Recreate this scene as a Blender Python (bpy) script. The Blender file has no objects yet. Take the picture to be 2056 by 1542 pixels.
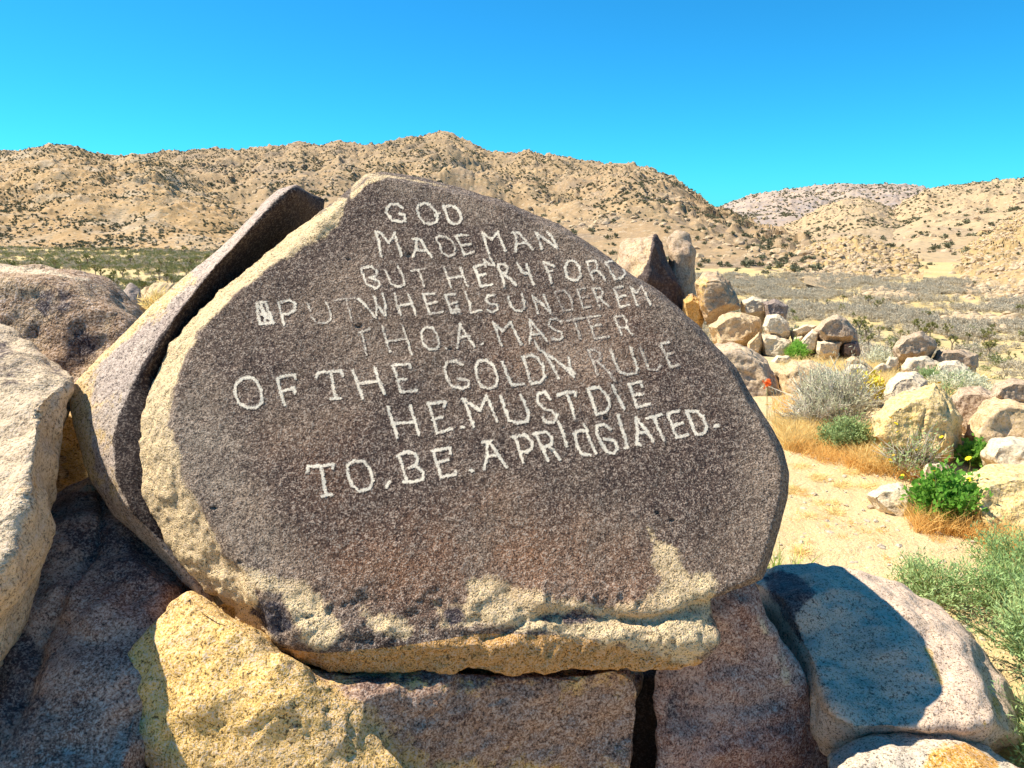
import bpy, bmesh, math, random
import numpy as np
from mathutils import Vector
from mathutils.bvhtree import BVHTree

S = bpy.context.scene
COL = S.collection
rng = np.random.default_rng(7)
random.seed(7)

# ------------------------------------------------------------------ camera
CAMZ = 1.65
PITCH = math.radians(12.93)
LENS = 26.0
cd = bpy.data.cameras.new('camera'); cam = bpy.data.objects.new('camera', cd)
COL.objects.link(cam); S.camera = cam
cd.lens = LENS; cd.sensor_width = 36; cd.clip_start = 0.05; cd.clip_end = 20000
cam.location = (0, 0, CAMZ); cam.rotation_euler = (math.radians(90) - PITCH, 0, 0)

# ------------------------------------------------------------------ light
SUN = Vector((-0.58, 0.12, 0.80)).normalized()
w = bpy.data.worlds.new('World'); S.world = w; w.use_nodes = True
nt = w.node_tree; bg = nt.nodes['Background']
sky = nt.nodes.new('ShaderNodeTexSky'); sky.sky_type = 'NISHITA'; sky.sun_disc = False
sky.sun_elevation = math.asin(SUN.z); sky.sun_rotation = math.atan2(SUN.x, SUN.y) % (2 * math.pi)
sky.altitude = 1200; sky.air_density = 1.0; sky.dust_density = 0.3; sky.ozone_density = 2.0
tint = nt.nodes.new('ShaderNodeMix'); tint.data_type = 'RGBA'; tint.blend_type = 'MULTIPLY'
tint.inputs['Factor'].default_value = 1.0
nt.links.new(sky.outputs[0], tint.inputs['A']); tint.inputs['B'].default_value = (0.075, 0.53, 0.76, 1)
nt.links.new(tint.outputs['Result'], bg.inputs[0]); bg.inputs[1].default_value = 0.125
sl = bpy.data.lights.new('sun', 'SUN'); sl.energy = 5.0; sl.angle = math.radians(0.5); sl.color = (1.0, 0.93, 0.79)
so = bpy.data.objects.new('sun', sl); COL.objects.link(so)
so.rotation_euler = SUN.to_track_quat('Z', 'Y').to_euler(); so.location = (-20, 5, 30)
S.view_settings.view_transform = 'Standard'; S.view_settings.look = 'None'
S.view_settings.exposure = 0.98; S.view_settings.gamma = 1.0
S.cycles.max_bounces = 5; S.cycles.diffuse_bounces = 3

# ------------------------------------------------------------------ helpers
FPX = 2056 * LENS / 36.0
cp, sp = math.cos(PITCH), math.sin(PITCH)
def ray(px, py):
    dx = (px - 1028) / FPX; dy = -(py - 771) / FPX
    return Vector((dx, cp + dy * sp, -sp + dy * cp))
def P(px, py, Y):
    d = ray(px, py)
    return Vector((0, 0, CAMZ)) + d * (Y / d.y)
def proj(co):
    """world Nx3 -> photo pixels"""
    c = np.asarray(co, float) - np.array([0, 0, CAMZ])
    z = c[:, 1] * cp - c[:, 2] * sp
    u = c[:, 1] * sp + c[:, 2] * cp
    z = np.maximum(z, 1e-4)
    return 1028 + FPX * c[:, 0] / z, 771 - FPX * u / z

def _h(ix, iy, iz, seed):
    h = (ix * 73856093) ^ (iy * 19349663) ^ (iz * 83492791) ^ (seed * 2654435761)
    h &= 0xFFFFFFFF
    h ^= h >> 13; h = (h * 1274126177) & 0xFFFFFFFF; h ^= h >> 16
    return (h & 0xFFFF) / 32767.5 - 1.0
def vnoise(p, seed=0):
    p = np.asarray(p, float); i = np.floor(p).astype(np.int64); f = p - i
    f = f * f * f * (f * (f * 6 - 15) + 10)
    x, y, z = i[:, 0], i[:, 1], i[:, 2]; r = 0
    for dx in (0, 1):
        wx = f[:, 0] if dx else 1 - f[:, 0]
        for dy in (0, 1):
            wy = f[:, 1] if dy else 1 - f[:, 1]
            for dz in (0, 1):
                wz = f[:, 2] if dz else 1 - f[:, 2]
                r = r + _h(x + dx, y + dy, z + dz, seed) * wx * wy * wz
    return r
def fbm(p, seed=0, oct=4, gain=.5):
    p = np.asarray(p, float); a = 1.0; t = 0; r = 0
    for k in range(oct):
        r = r + a * vnoise(p * (2.03 ** k) + 17.3 * k, seed + k); t += a; a *= gain
    return r / t
def n2(x, y, s, seed=0, oct=4):
    x = np.atleast_1d(np.asarray(x, float)); y = np.atleast_1d(np.asarray(y, float))
    return fbm(np.stack([x / s, y / s, np.full_like(x, 3.7)], 1), seed, oct)

def poly_sd(x, y, poly):
    """signed distance (px) to polygon, positive inside"""
    x = np.asarray(x, float); y = np.asarray(y, float)
    d = np.full(x.shape, 1e9); ins = np.zeros(x.shape, bool)
    n = len(poly)
    for i in range(n):
        ax, ay = poly[i]; bx, by = poly[(i + 1) % n]
        ex, ey = bx - ax, by - ay
        t = np.clip(((x - ax) * ex + (y - ay) * ey) / max(ex * ex + ey * ey, 1e-9), 0, 1)
        d = np.minimum(d, np.hypot(x - ax - t * ex, y - ay - t * ey))
        c = ((ay > y) != (by > y)) & (x < ex * (y - ay) / (ey if abs(ey) > 1e-9 else 1e-9) + ax)
        ins ^= c
    return np.where(ins, d, -d)
def line_d(x, y, pl):
    d = np.full(np.shape(x), 1e9)
    if len(pl) == 1:
        return np.hypot(x - pl[0][0], y - pl[0][1])
    for (ax, ay), (bx, by) in zip(pl[:-1], pl[1:]):
        ex, ey = bx - ax, by - ay
        t = np.clip(((x - ax) * ex + (y - ay) * ey) / max(ex * ex + ey * ey, 1e-9), 0, 1)
        d = np.minimum(d, np.hypot(x - ax - t * ex, y - ay - t * ey))
    return d

def new_mesh(name, verts, faces, smooth=True):
    me = bpy.data.meshes.new(name)
    verts = np.asarray(verts, np.float32)
    fl = [tuple(f) for f in faces] if not isinstance(faces, np.ndarray) else faces
    if isinstance(fl, np.ndarray):
        n, k = fl.shape
        me.vertices.add(len(verts)); me.vertices.foreach_set('co', verts.ravel())
        me.loops.add(n * k); me.loops.foreach_set('vertex_index', fl.astype(np.int32).ravel())
        me.polygons.add(n)
        me.polygons.foreach_set('loop_start', np.arange(0, n * k, k, dtype=np.int32))
        me.polygons.foreach_set('loop_total', np.full(n, k, np.int32))
        me.update(calc_edges=True)
    else:
        me.from_pydata(verts.tolist(), [], fl)
    if len(me.polygons):
        me.polygons.foreach_set('use_smooth', np.full(len(me.polygons), smooth))
    me.update()
    return me
def get_co(me):
    a = np.empty(len(me.vertices) * 3, np.float32); me.vertices.foreach_get('co', a); return a.reshape(-1, 3).astype(float)
def get_no(me):
    a = np.empty(len(me.vertices) * 3, np.float32); me.vertices.foreach_get('normal', a); return a.reshape(-1, 3).astype(float)
def set_attr(me, name, vals):
    at = me.attributes.new(name, 'FLOAT', 'POINT'); at.data.foreach_set('value', np.asarray(vals, np.float32))
def link(name, me, mat=None, parent=None, loc=None):
    o = bpy.data.objects.new(name, me)
    if mat is not None: me.materials.clear(); me.materials.append(mat)
    COL.objects.link(o)
    if parent is not None: o.parent = parent
    if loc is not None: o.location = loc
    return o
def tag(o, label=None, cat=None, group=None, kind=None):
    if label: o['label'] = label
    if cat: o['category'] = cat
    if group: o['group'] = group
    if kind: o['kind'] = kind
    return o
def empty(name, loc):
    o = bpy.data.objects.new(name, None); o.empty_display_size = 0.1; COL.objects.link(o); o.location = loc; return o

# ------------------------------------------------------------------ node helpers
class NB:
    def __init__(s, name):
        s.m = bpy.data.materials.new(name); s.m.use_nodes = True
        s.t = s.m.node_tree; s.b = s.t.nodes['Principled BSDF']
        s.b.inputs['Specular IOR Level'].default_value = 0.25
        s.b.inputs['Roughness'].default_value = 0.9
        s.co = s.t.nodes.new('ShaderNodeTexCoord').outputs['Object']
    def n(s, ty): return s.t.nodes.new(ty)
    def link(s, a, b): s.t.links.new(a, b)
    def noise(s, scale, detail=3, rough=.6, vec=None, dist=0.0, off=0):
        n = s.n('ShaderNodeTexNoise'); n.inputs['Scale'].default_value = scale
        n.inputs['Detail'].default_value = detail; n.inputs['Roughness'].default_value = rough
        n.inputs['Distortion'].default_value = dist
        v = vec or s.co
        if off:
            a = s.n('ShaderNodeVectorMath'); a.inputs[1].default_value = (off, off * .7, off * 1.3); s.link(v, a.inputs[0]); v = a.outputs[0]
        s.link(v, n.inputs['Vector']); return n.outputs['Fac']
    def vor(s, scale, vec=None, feature='F1', rand=1.0):
        n = s.n('ShaderNodeTexVoronoi'); n.feature = feature; n.inputs['Scale'].default_value = scale
        n.inputs['Randomness'].default_value = rand
        s.link(vec or s.co, n.inputs['Vector']); return n
    def ramp(s, fac, stops, interp='LINEAR'):
        r = s.n('ShaderNodeValToRGB'); r.color_ramp.interpolation = interp
        while len(r.color_ramp.elements) < len(stops): r.color_ramp.elements.new(.5)
        for e, (p, c) in zip(r.color_ramp.elements, stops):
            e.position = p; e.color = (c[0], c[1], c[2], 1) if isinstance(c, (tuple, list)) else (c, c, c, 1)
        s.link(fac, r.inputs[0]); return r.outputs[0]
    def mix(s, fac, a, b, mode='MIX'):
        m = s.n('ShaderNodeMix'); m.data_type = 'RGBA'; m.blend_type = mode
        for v, k in ((fac, 'Factor'), (a, 'A'), (b, 'B')):
            if isinstance(v, (int, float)): m.inputs[k].default_value = v
            elif isinstance(v, tuple): m.inputs[k].default_value = (*v, 1)
            else: s.link(v, m.inputs[k])
        return m.outputs['Result']
    def math(s, op, a, b=0.0, clamp=False):
        m = s.n('ShaderNodeMath'); m.operation = op; m.use_clamp = clamp
        for v, k in ((a, 0), (b, 1)):
            if isinstance(v, (int, float)): m.inputs[k].default_value = v
            else: s.link(v, m.inputs[k])
        return m.outputs[0]
    def attr(s, name):
        a = s.n('ShaderNodeAttribute'); a.attribute_name = name; return a.outputs['Fac']
    def bump(s, h, strength, dist):
        b = s.n('ShaderNodeBump'); b.inputs['Strength'].default_value = strength; b.inputs['Distance'].default_value = dist
        s.link(h, b.inputs['Height']); s.link(b.outputs[0], s.b.inputs['Normal'])
    def color(s, c): s.link(c, s.b.inputs['Base Color'])

VARN = (0.075, 0.052, 0.052); PALE = (0.62, 0.47, 0.30); OCH = (0.56, 0.31, 0.10)
def rock_mat(name, base, second, grain=200, big=2.5, mid=14, dark=VARN, pale=PALE, och=OCH,
             amt=(.42, .6), bump=.8, bdist=.004, gcon=1.0, spk=None, soft=1.0, midbump=0.5, darkspk=(.02, .012, .015)):
    m = NB(name)
    col = m.mix(m.ramp(m.noise(big, 5, .65, dist=.6), [(amt[0], 0.0), (amt[1], 1.0)]), base, second)
    col = m.mix(m.math('MULTIPLY', m.ramp(m.noise(mid, 4, .7, off=5), [(.40, 0.0), (.68, 1.0)]), .35), col, tuple(x * .55 for x in base))
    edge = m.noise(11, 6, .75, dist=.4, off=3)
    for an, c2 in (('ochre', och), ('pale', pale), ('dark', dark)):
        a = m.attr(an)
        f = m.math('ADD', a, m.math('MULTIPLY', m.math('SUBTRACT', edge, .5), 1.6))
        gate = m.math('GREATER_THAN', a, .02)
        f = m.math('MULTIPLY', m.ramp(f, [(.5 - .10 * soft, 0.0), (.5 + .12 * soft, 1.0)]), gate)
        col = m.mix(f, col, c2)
    for an, c2, k_ in (('rust', (0.33, 0.15, 0.07), .85), ('fade', (0.42, 0.325, 0.24), .70)):
        f = m.math('MULTIPLY', m.attr(an), m.math('MULTIPLY', m.ramp(m.noise(7, 6, .75, off=21), [(.33, 0.0), (.62, 1.0)]), k_), True)
        col = m.mix(f, col, c2)
    # mineral grains
    g = m.noise(grain, 2.5, .75)
    g2 = m.noise(grain * .42, 2, .7, off=9)
    gg = m.math('ADD', m.math('MULTIPLY', g, .65), m.math('MULTIPLY', g2, .35))
    lo = m.ramp(gg, [(.40, 1.0), (.48, 0.0)])
    hi = m.ramp(gg, [(.51, 0.0), (.575, 1.0)])
    hi = m.math('MULTIPLY', hi, m.math('SUBTRACT', 1.0, m.math('MULTIPLY', m.attr('dark'), .7)), True)
    sp_c = spk or (0.62, 0.5, 0.42)
    col = m.mix(m.math('MULTIPLY', lo, .85 * gcon), col, darkspk)
    col = m.mix(m.math('MULTIPLY', hi, .62 * gcon), col, sp_c)
    m.color(col)
    h = m.math('ADD', m.math('MULTIPLY', gg, 1.0), m.math('MULTIPLY', m.noise(grain * .12, 4, .7, off=2), midbump * 3))
    m.bump(h, bump, bdist)
    return m.m

# ------------------------------------------------------------------ rock builder
def hull_mesh(pts):
    bm = bmesh.new()
    for p in pts: bm.verts.new(p)
    r = bmesh.ops.convex_hull(bm, input=bm.verts)
    junk = [e for e in r['geom_interior'] if isinstance(e, bmesh.types.BMVert)]
    if junk: bmesh.ops.delete(bm, geom=junk, context='VERTS')
    bmesh.ops.recalc_face_normals(bm, faces=bm.faces)
    return bm
def rock_from_hulls(name, hulls, voxel, smooth=6, amps=((.25, .02), (.05, .004)), seed=1, crack=None, joints=0):
    bm = bmesh.new()
    for h in hulls:
        b2 = hull_mesh(h); tm = bpy.data.meshes.new('t'); b2.to_mesh(tm); b2.free(); bm.from_mesh(tm); bpy.data.meshes.remove(tm)
    me = bpy.data.meshes.new('t'); bm.to_mesh(me); bm.free()
    o = bpy.data.objects.new('t', me); COL.objects.link(o)
    md = o.modifiers.new('r', 'REMESH'); md.mode = 'VOXEL'; md.voxel_size = voxel
    if smooth:
        ms = o.modifiers.new('s', 'SMOOTH'); ms.factor = .5; ms.iterations = smooth
    dg = bpy.context.evaluated_depsgraph_get(); dg.update()
    out = bpy.data.meshes.new_from_object(o.evaluated_get(dg))
    bpy.data.objects.remove(o); bpy.data.meshes.remove(me)
    co = get_co(out); no = get_no(out)
    for k, (sc, a) in enumerate(amps):
        if k == 0:
            d = fbm(co / sc, seed + 11 * k, 3)
        else:
            d = fbm(co / sc, seed + 11 * k, 2)
        co = co + no * (d * a)[:, None]
    if joints:
        size = float((co.max(0) - co.min(0)).max()); c0 = (co.max(0) + co.min(0)) / 2
        ch = fbm(co / (size * .16), seed + 71, 3); ch = np.round(ch * 3.5) / 3.5
        co = co + no * (ch * size * .010)[:, None]
        r_ = np.random.default_rng(seed)
        for _ in range(joints):
            n_ = r_.normal(size=3) * np.array([1, .35, 1]); n_ /= np.linalg.norm(n_)
            s_ = (co - c0) @ n_ - r_.uniform(-.18, .18) * size + fbm(co / (size * .3), seed + 5, 3) * size * .10
            on = np.clip(fbm(co / (size * .5), seed + 8, 2) * 4 + .9, 0, 1)
            co = co - no * (np.exp(-(s_ / (size * .008 + voxel * .6)) ** 2) * size * .016 * on + (s_ > 0) * size * .006)[:, None]
    if crack is not None: co = crack(co, no)
    out.vertices.foreach_set('co', co.astype(np.float32).ravel()); out.update()
    out.polygons.foreach_set('use_smooth', np.full(len(out.polygons), True))
    out.name = name
    return out
def recenter(me):
    co = get_co(me); lo = co.min(0); hi = co.max(0)
    c = np.array([(lo[0] + hi[0]) / 2, (lo[1] + hi[1]) / 2, lo[2]])
    me.vertices.foreach_set('co', (co - c).astype(np.float32).ravel()); me.update()
    return Vector(c)
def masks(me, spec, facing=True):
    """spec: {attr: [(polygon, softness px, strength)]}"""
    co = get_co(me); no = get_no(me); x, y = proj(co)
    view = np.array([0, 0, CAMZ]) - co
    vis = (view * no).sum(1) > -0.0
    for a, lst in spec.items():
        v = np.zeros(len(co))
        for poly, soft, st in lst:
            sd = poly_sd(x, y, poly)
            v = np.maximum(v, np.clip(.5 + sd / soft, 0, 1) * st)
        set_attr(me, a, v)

class Plane:
    def __init__(s, p, n): s.p = Vector(p); s.n = Vector(n).normalized()
    def hit(s, px, py, off=0.0):
        d = ray(px, py); o = Vector((0, 0, CAMZ)); p = s.p - s.n * off
        t = (p - o).dot(s.n) / d.dot(s.n)
        return o + d * t

# ------------------------------------------------------------------ ground height
_R = [0, 6, 9, 12, 15, 18, 22, 30, 40, 70, 100, 150, 250, 800, 6000]
_Z = [0, 0, -.2, -.6, -1.1, -1.9, -3.6, -6.5, -10, -15.5, -19, -22, -23, -23, -23]
def gz(x, y):
    x = np.atleast_1d(np.asarray(x, float)); y = np.atleast_1d(np.asarray(y, float))
    r = np.hypot(x, y)
    z = np.interp(r, _R, _Z)
    z = z + .04 * n2(x, y, 1.1, 3, 3) * np.clip(r / 3, 0, 1) + n2(x, y, 6, 4, 3) * .12 * np.clip((r - 3) / 6, 0, 1)
    z = z + n2(x, y, 40, 5, 3) * .8 * np.clip((r - 30) / 60, 0, 1)
    z = z + .12 * np.exp(-(((x - 4.8) / 3.0) ** 2 + ((y - 14) / 4.0) ** 2))
    z = z - .45 * np.exp(-(((x - .5) / 1.3) ** 2 + ((y - 1.9) / .8) ** 2))
    return z
def gz1(x, y): return float(gz(x, y)[0])
def ground_hit(px, py, rmax=15.5):
    d = ray(px, py); o = Vector((0, 0, CAMZ)); last = None
    for k in range(1, 1200):
        t = .5 + k * .02 * (1 + k * .002)
        q = o + d * (t / d.y)
        if q.z <= gz1(q.x, q.y): return q
        if q.y > rmax: break
    q = o + d * (rmax / d.y)
    return Vector((q.x, q.y, gz1(q.x, q.y)))

# ================================================================== STRUCTURE
# --- terrain materials
def ground_mat():
    m = NB('sand_ground')
    zone = m.attr('zone')   # 0 near trail, 1 valley
    a = m.mix(m.ramp(m.noise(1.7, 5, .65), [(.35, 0.0), (.65, 1.0)]), (0.66, 0.49, 0.27), (0.60, 0.43, 0.21))
    a = m.mix(m.math('MULTIPLY', m.ramp(m.noise(90, 3, .8, off=4), [(.35, 1.0), (.5, 0.0)]), .5), a, (0.30, 0.20, 0.11))
    a = m.mix(m.math('MULTIPLY', m.ramp(m.noise(60, 2, .8, off=8), [(.6, 0.0), (.68, 1.0)]), .6), a, (0.74, 0.66, 0.52))
    v = m.mix(m.ramp(m.noise(.05, 5, .6), [(.4, 0.0), (.6, 1.0)]), (0.50, 0.36, 0.14), (0.52, 0.40, 0.19))
    v = m.mix(m.math('MULTIPLY', m.ramp(m.noise(.8, 4, .7, off=2), [(.5, 0.0), (.62, 1.0)]), .6), v, (0.26, 0.22, 0.15))
    m.color(m.mix(zone, a, v))
    h = m.math('ADD', m.noise(70, 4, .7), m.math('MULTIPLY', m.noise(9, 4, .6, off=7), 2.2))
    m.bump(h, .8, .02)
    return m.m
# --- ground: one polar sheet all round
az = np.concatenate([np.linspace(-math.pi, -.85, 60, endpoint=False), np.linspace(-.85, .85, 620, endpoint=False), np.linspace(.85, math.pi, 61)])
rr = np.concatenate([[0.05], np.linspace(.4, 8, 190), np.geomspace(8.04, 40, 130), np.geomspace(40.5, 400, 150), np.geomspace(410, 6000, 40)])
A, R = np.meshgrid(az, rr)
gx = (R * np.sin(A)).ravel(); gy = (R * np.cos(A)).ravel()
gzv = gz(gx, gy)
near = np.clip((gx ** 2 + gy ** 2) ** .5 / 14, 0, 1)
gzv += (1 - near) * (.012 * n2(gx, gy, .12, 31, 3) + .02 * n2(gx, gy, .4, 33, 3))
nr, na = A.shape
ii = (np.arange(nr - 1)[:, None] * na + np.arange(na - 1)[None, :]).ravel()
gf = np.stack([ii, ii + 1, ii + na + 1, ii + na], 1)
gm = new_mesh('ground', np.stack([gx, gy, gzv], 1), gf)
set_attr(gm, 'zone', np.clip((np.hypot(gx, gy) - 18) / 25, 0, 1))
ground = link('ground', gm, ground_mat()); tag(ground, 'pale sandy desert ground with a trail beside the boulders', kind='structure')

def hill_mat(name, c1, c2, c3, dots, dot_scale, bstr=.6, bdist=1.8, spotcol=(0.10, 0.11, 0.07), cover=.5, rockc=(0.52, 0.40, 0.27), sc=.02):
    m = NB(name)
    col = m.mix(m.ramp(m.noise(sc * .35, 6, .65), [(.38, 0.0), (.62, 1.0)]), c1, c2)
    col = m.mix(m.math('MULTIPLY', m.ramp(m.noise(sc, 6, .7, off=30), [(.48, 0.0), (.62, 1.0)]), .8), col, c3)
    col = m.mix(m.math('MULTIPLY', m.ramp(m.noise(sc * 9, 4, .75, off=11), [(.55, 0.0), (.66, 1.0)]), .75), col, rockc)
    col = m.mix(m.math('MULTIPLY', m.ramp(m.noise(sc * 9, 4, .75, off=41), [(.30, 1.0), (.44, 0.0)]), .55), col, tuple(x * .45 for x in c1))
    # far shrubs too small to tell apart: soft dark dots
    v = m.vor(dot_scale)
    d = m.ramp(v.outputs['Distance'], [(.20, 1.0), (.36, 0.0)])
    k = m.ramp(m.noise(sc * .9, 4, .7, off=17), [(.5 - cover * .3, 0.0), (.62, 1.0)])
    col = m.mix(m.math('MULTIPLY', m.math('MULTIPLY', d, k), dots), col, spotcol)
    m.color(col)
    h = m.math('ADD', m.noise(sc * 12, 6, .75, off=5), m.noise(sc * 3, 5, .7, off=9))
    m.bump(h, bstr, bdist)
    return m.m

def base_r(py, drop=CAMZ + 23):
    a = PITCH + math.atan((py - 771) / FPX)
    return drop / math.tan(max(a, .012))
HILLS = {}
def hill(name, crest, dist, base, mat, label, nx=520, nt_=150, amp=.16, L=160, rough=3.0, rL=18, seed=1, prof=1.15, back=.5):
    """crest: photo (px,py) skyline; dist: (px, metres); base: (px, metres)"""
    cx = [c[0] for c in crest]; cy = [c[1] for c in crest]
    px = np.linspace(cx[0], cx[-1], nx)
    py = np.interp(px, cx, cy)
    D = np.interp(px, [d[0] for d in dist], [d[1] for d in dist])
    B = np.interp(px, [d[0] for d in base], [d[1] for d in base])
    dx = (px - 1028) / FPX; dy = -(py - 771) / FPX
    dyw = cp + dy * sp; dzw = -sp + dy * cp
    azm = np.arctan2(dx, dyw); Hc = CAMZ + D * dzw / np.hypot(dx, dyw)
    t = np.concatenate([np.linspace(-.08, 1, nt_), np.linspace(1.03, 1 + back, 22)])
    T, _ = np.meshgrid(t, px, indexing='ij')
    r = B[None] + (D - B)[None] * T
    zb = -24.5
    f = np.where(T <= 1, np.sign(T) * np.abs(T) ** prof, 1 - (T - 1) * 1.1)
    H = zb + (Hc - zb)[None] * f
    x = r * np.sin(azm)[None]; y = r * np.cos(azm)[None]
    rel = np.maximum(Hc - zb, 5)[None]
    env = np.clip(np.sin(np.clip(T, 0, 1) * math.pi), 0, 1) ** .8
    xf, yf = x.ravel(), y.ravel()
    rid = 1 - 2 * np.abs(n2(xf + 35 * n2(xf, yf, L, seed + 50, 2), yf, L, seed, 4)).reshape(T.shape)
    H = H + env * rel * amp * (rid - .55)
    H = H + (n2(xf, yf, rL, seed + 9, 4).reshape(T.shape)) * rough * np.clip(T * 3, 0, 1) * np.clip(rel / 60, .3, 1.3)
    lump = np.maximum(n2(xf, yf, rL * .45, seed + 19, 3).reshape(T.shape) - .12, 0)
    H = H + lump * rough * 2.0 * np.clip(T * 2, 0, 1)
    nr_, na_ = T.shape
    i = (np.arange(nr_ - 1)[:, None] * na_ + np.arange(na_ - 1)[None, :]).ravel()
    me = new_mesh(name, np.stack([xf, yf, H.ravel()], 1), np.stack([i, i + 1, i + na_ + 1, i + na_], 1))
    o = link(name, me, mat); tag(o, label, kind='structure')
    HILLS[name] = (me, T.ravel())
    return o

TAN1, TAN2, TAN3 = (0.35, 0.215, 0.095), (0.40, 0.255, 0.115), (0.37, 0.27, 0.17)
mt_left = hill_mat('left_hill_soil', TAN1, TAN2, (0.40, 0.31, 0.21), .7, .22)
mt_main = hill_mat('mountain_soil', (0.32, 0.21, 0.11), (0.37, 0.25, 0.13), (0.25, 0.18, 0.12), .75, .16)
mt_far = hill_mat('far_mountain_soil', (0.36, 0.27, 0.21), (0.42, 0.32, 0.24), (0.28, 0.24, 0.23), .7, .11, spotcol=(0.10, 0.10, 0.10))
mt_light = hill_mat('pale_hill_soil', (0.40, 0.28, 0.155), (0.44, 0.315, 0.175), (0.33, 0.24, 0.155), .5, .15)
mt_yel = hill_mat('rocky_hill_soil', (0.40, 0.27, 0.115), (0.46, 0.31, 0.14), (0.34, 0.235, 0.12), .5, .45, rockc=(0.56, 0.41, 0.22), sc=.05, bdist=1.5)

hill('mountain_range',
     [(-700, 330), (-300, 318), (0, 304), (60, 303), (250, 314), (330, 308), (400, 301), (430, 299), (470, 303), (520, 296), (570, 292), (600, 287), (640, 292), (680, 285), (720, 291), (760, 288), (800, 281), (840, 279), (870, 271), (890, 266), (905, 270), (925, 281), (960, 296), (990, 306), (1030, 311), (1060, 304), (1090, 313), (1130, 317), (1180, 327), (1220, 330), (1260, 332), (1300, 339), (1340, 351), (1365, 370), (1385, 388), (1420, 408), (1450, 424), (1500, 445), (1560, 470), (1640, 500), (1750, 545), (1850, 585)],
     [(-700, 2900), (0, 2900), (600, 2600), (890, 2500), (1200, 1900), (1350, 1500), (1450, 1100), (1600, 700), (1850, 420)],
     [(-700, 760), (0, 760), (500, 640), (900, 520), (1300, 380), (1500, 300), (1850, 250)],
     mt_main, 'tan boulder strewn mountain range rising behind the inscribed slab', nx=950, nt_=260, amp=.20, L=260, rough=8, rL=36, seed=3)
hill('left_hill',
     [(-700, 360), (-300, 325), (-100, 318), (0, 322), (40, 306), (70, 298), (100, 291), (130, 293), (160, 301), (200, 313), (230, 318), (262, 308), (300, 313), (330, 322), (360, 342), (420, 375), (500, 420), (600, 462), (700, 495), (820, 530)],
     [(-700, 1500), (0, 1450), (300, 1350), (500, 1100), (820, 800)],
     [(-700, 640), (0, 640), (400, 520), (820, 430)],
     mt_left, 'tan hill with scattered shrubs on the left behind the valley', nx=620, nt_=240, amp=.14, L=130, rough=4, rL=22, seed=11)
hill('far_range',
     [(1360, 470), (1400, 440), (1440, 418), (1500, 393), (1560, 385), (1620, 376), (1660, 373), (1700, 370), (1740, 371), (1790, 369), (1850, 376), (1900, 385), (2000, 390), (2300, 395)],
     [(1360, 3600), (2300, 3600)], [(1360, 1500), (2300, 1500)],
     mt_far, 'purplish far mountain ridge on the right below the sky', nx=420, nt_=120, amp=.22, L=330, rough=8, rL=40, seed=21)
hill('right_range',
     [(1620, 500), (1700, 465), (1780, 425), (1820, 402), (1860, 382), (1900, 376), (1960, 368), (2020, 364), (2056, 361), (2200, 352), (2600, 340)],
     [(1620, 2400), (2600, 2400)], [(1620, 420), (2600, 420)],
     mt_light, 'pale mountain flank at the right edge', nx=420, nt_=160, amp=.24, L=240, rough=6, rL=32, seed=31)
hill('pale_hill',
     [(1480, 500), (1540, 470), (1600, 442), (1660, 414), (1700, 402), (1735, 398), (1770, 409), (1820, 436), (1900, 475), (1960, 500)],
     [(1480, 1700), (1960, 1700)], [(1480, 400), (1960, 400)],
     mt_light, 'smooth pale hill in front of the far ridge', nx=320, nt_=140, amp=.18, L=200, rough=5, rL=28, seed=41)
hill('rocky_hill',
     [(1440, 575), (1500, 545), (1540, 522), (1600, 502), (1640, 491), (1690, 483), (1720, 480), (1750, 486), (1790, 503), (1840, 509), (1870, 530), (1920, 575)],
     [(1440, 520), (1920, 520)], [(1440, 300), (1600, 262), (1920, 262)],
     mt_yel, 'low golden hill built of boulders beyond the valley', nx=320, nt_=120, amp=.12, L=50, rough=3.0, rL=12, seed=51)
hill('right_slope',
     [(1730, 598), (1770, 580), (1830, 556), (1870, 532), (1920, 505), (1970, 470), (2010, 445), (2056, 420), (2200, 360), (2600, 300)],
     [(1730, 300), (1850, 500), (2056, 800), (2600, 900)], [(1730, 235), (1850, 225), (2056, 222), (2600, 210)],
     mt_yel, 'golden rocky slope at the right edge beyond the valley', nx=380, nt_=170, amp=.12, L=90, rough=3.5, rL=14, seed=61)

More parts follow.
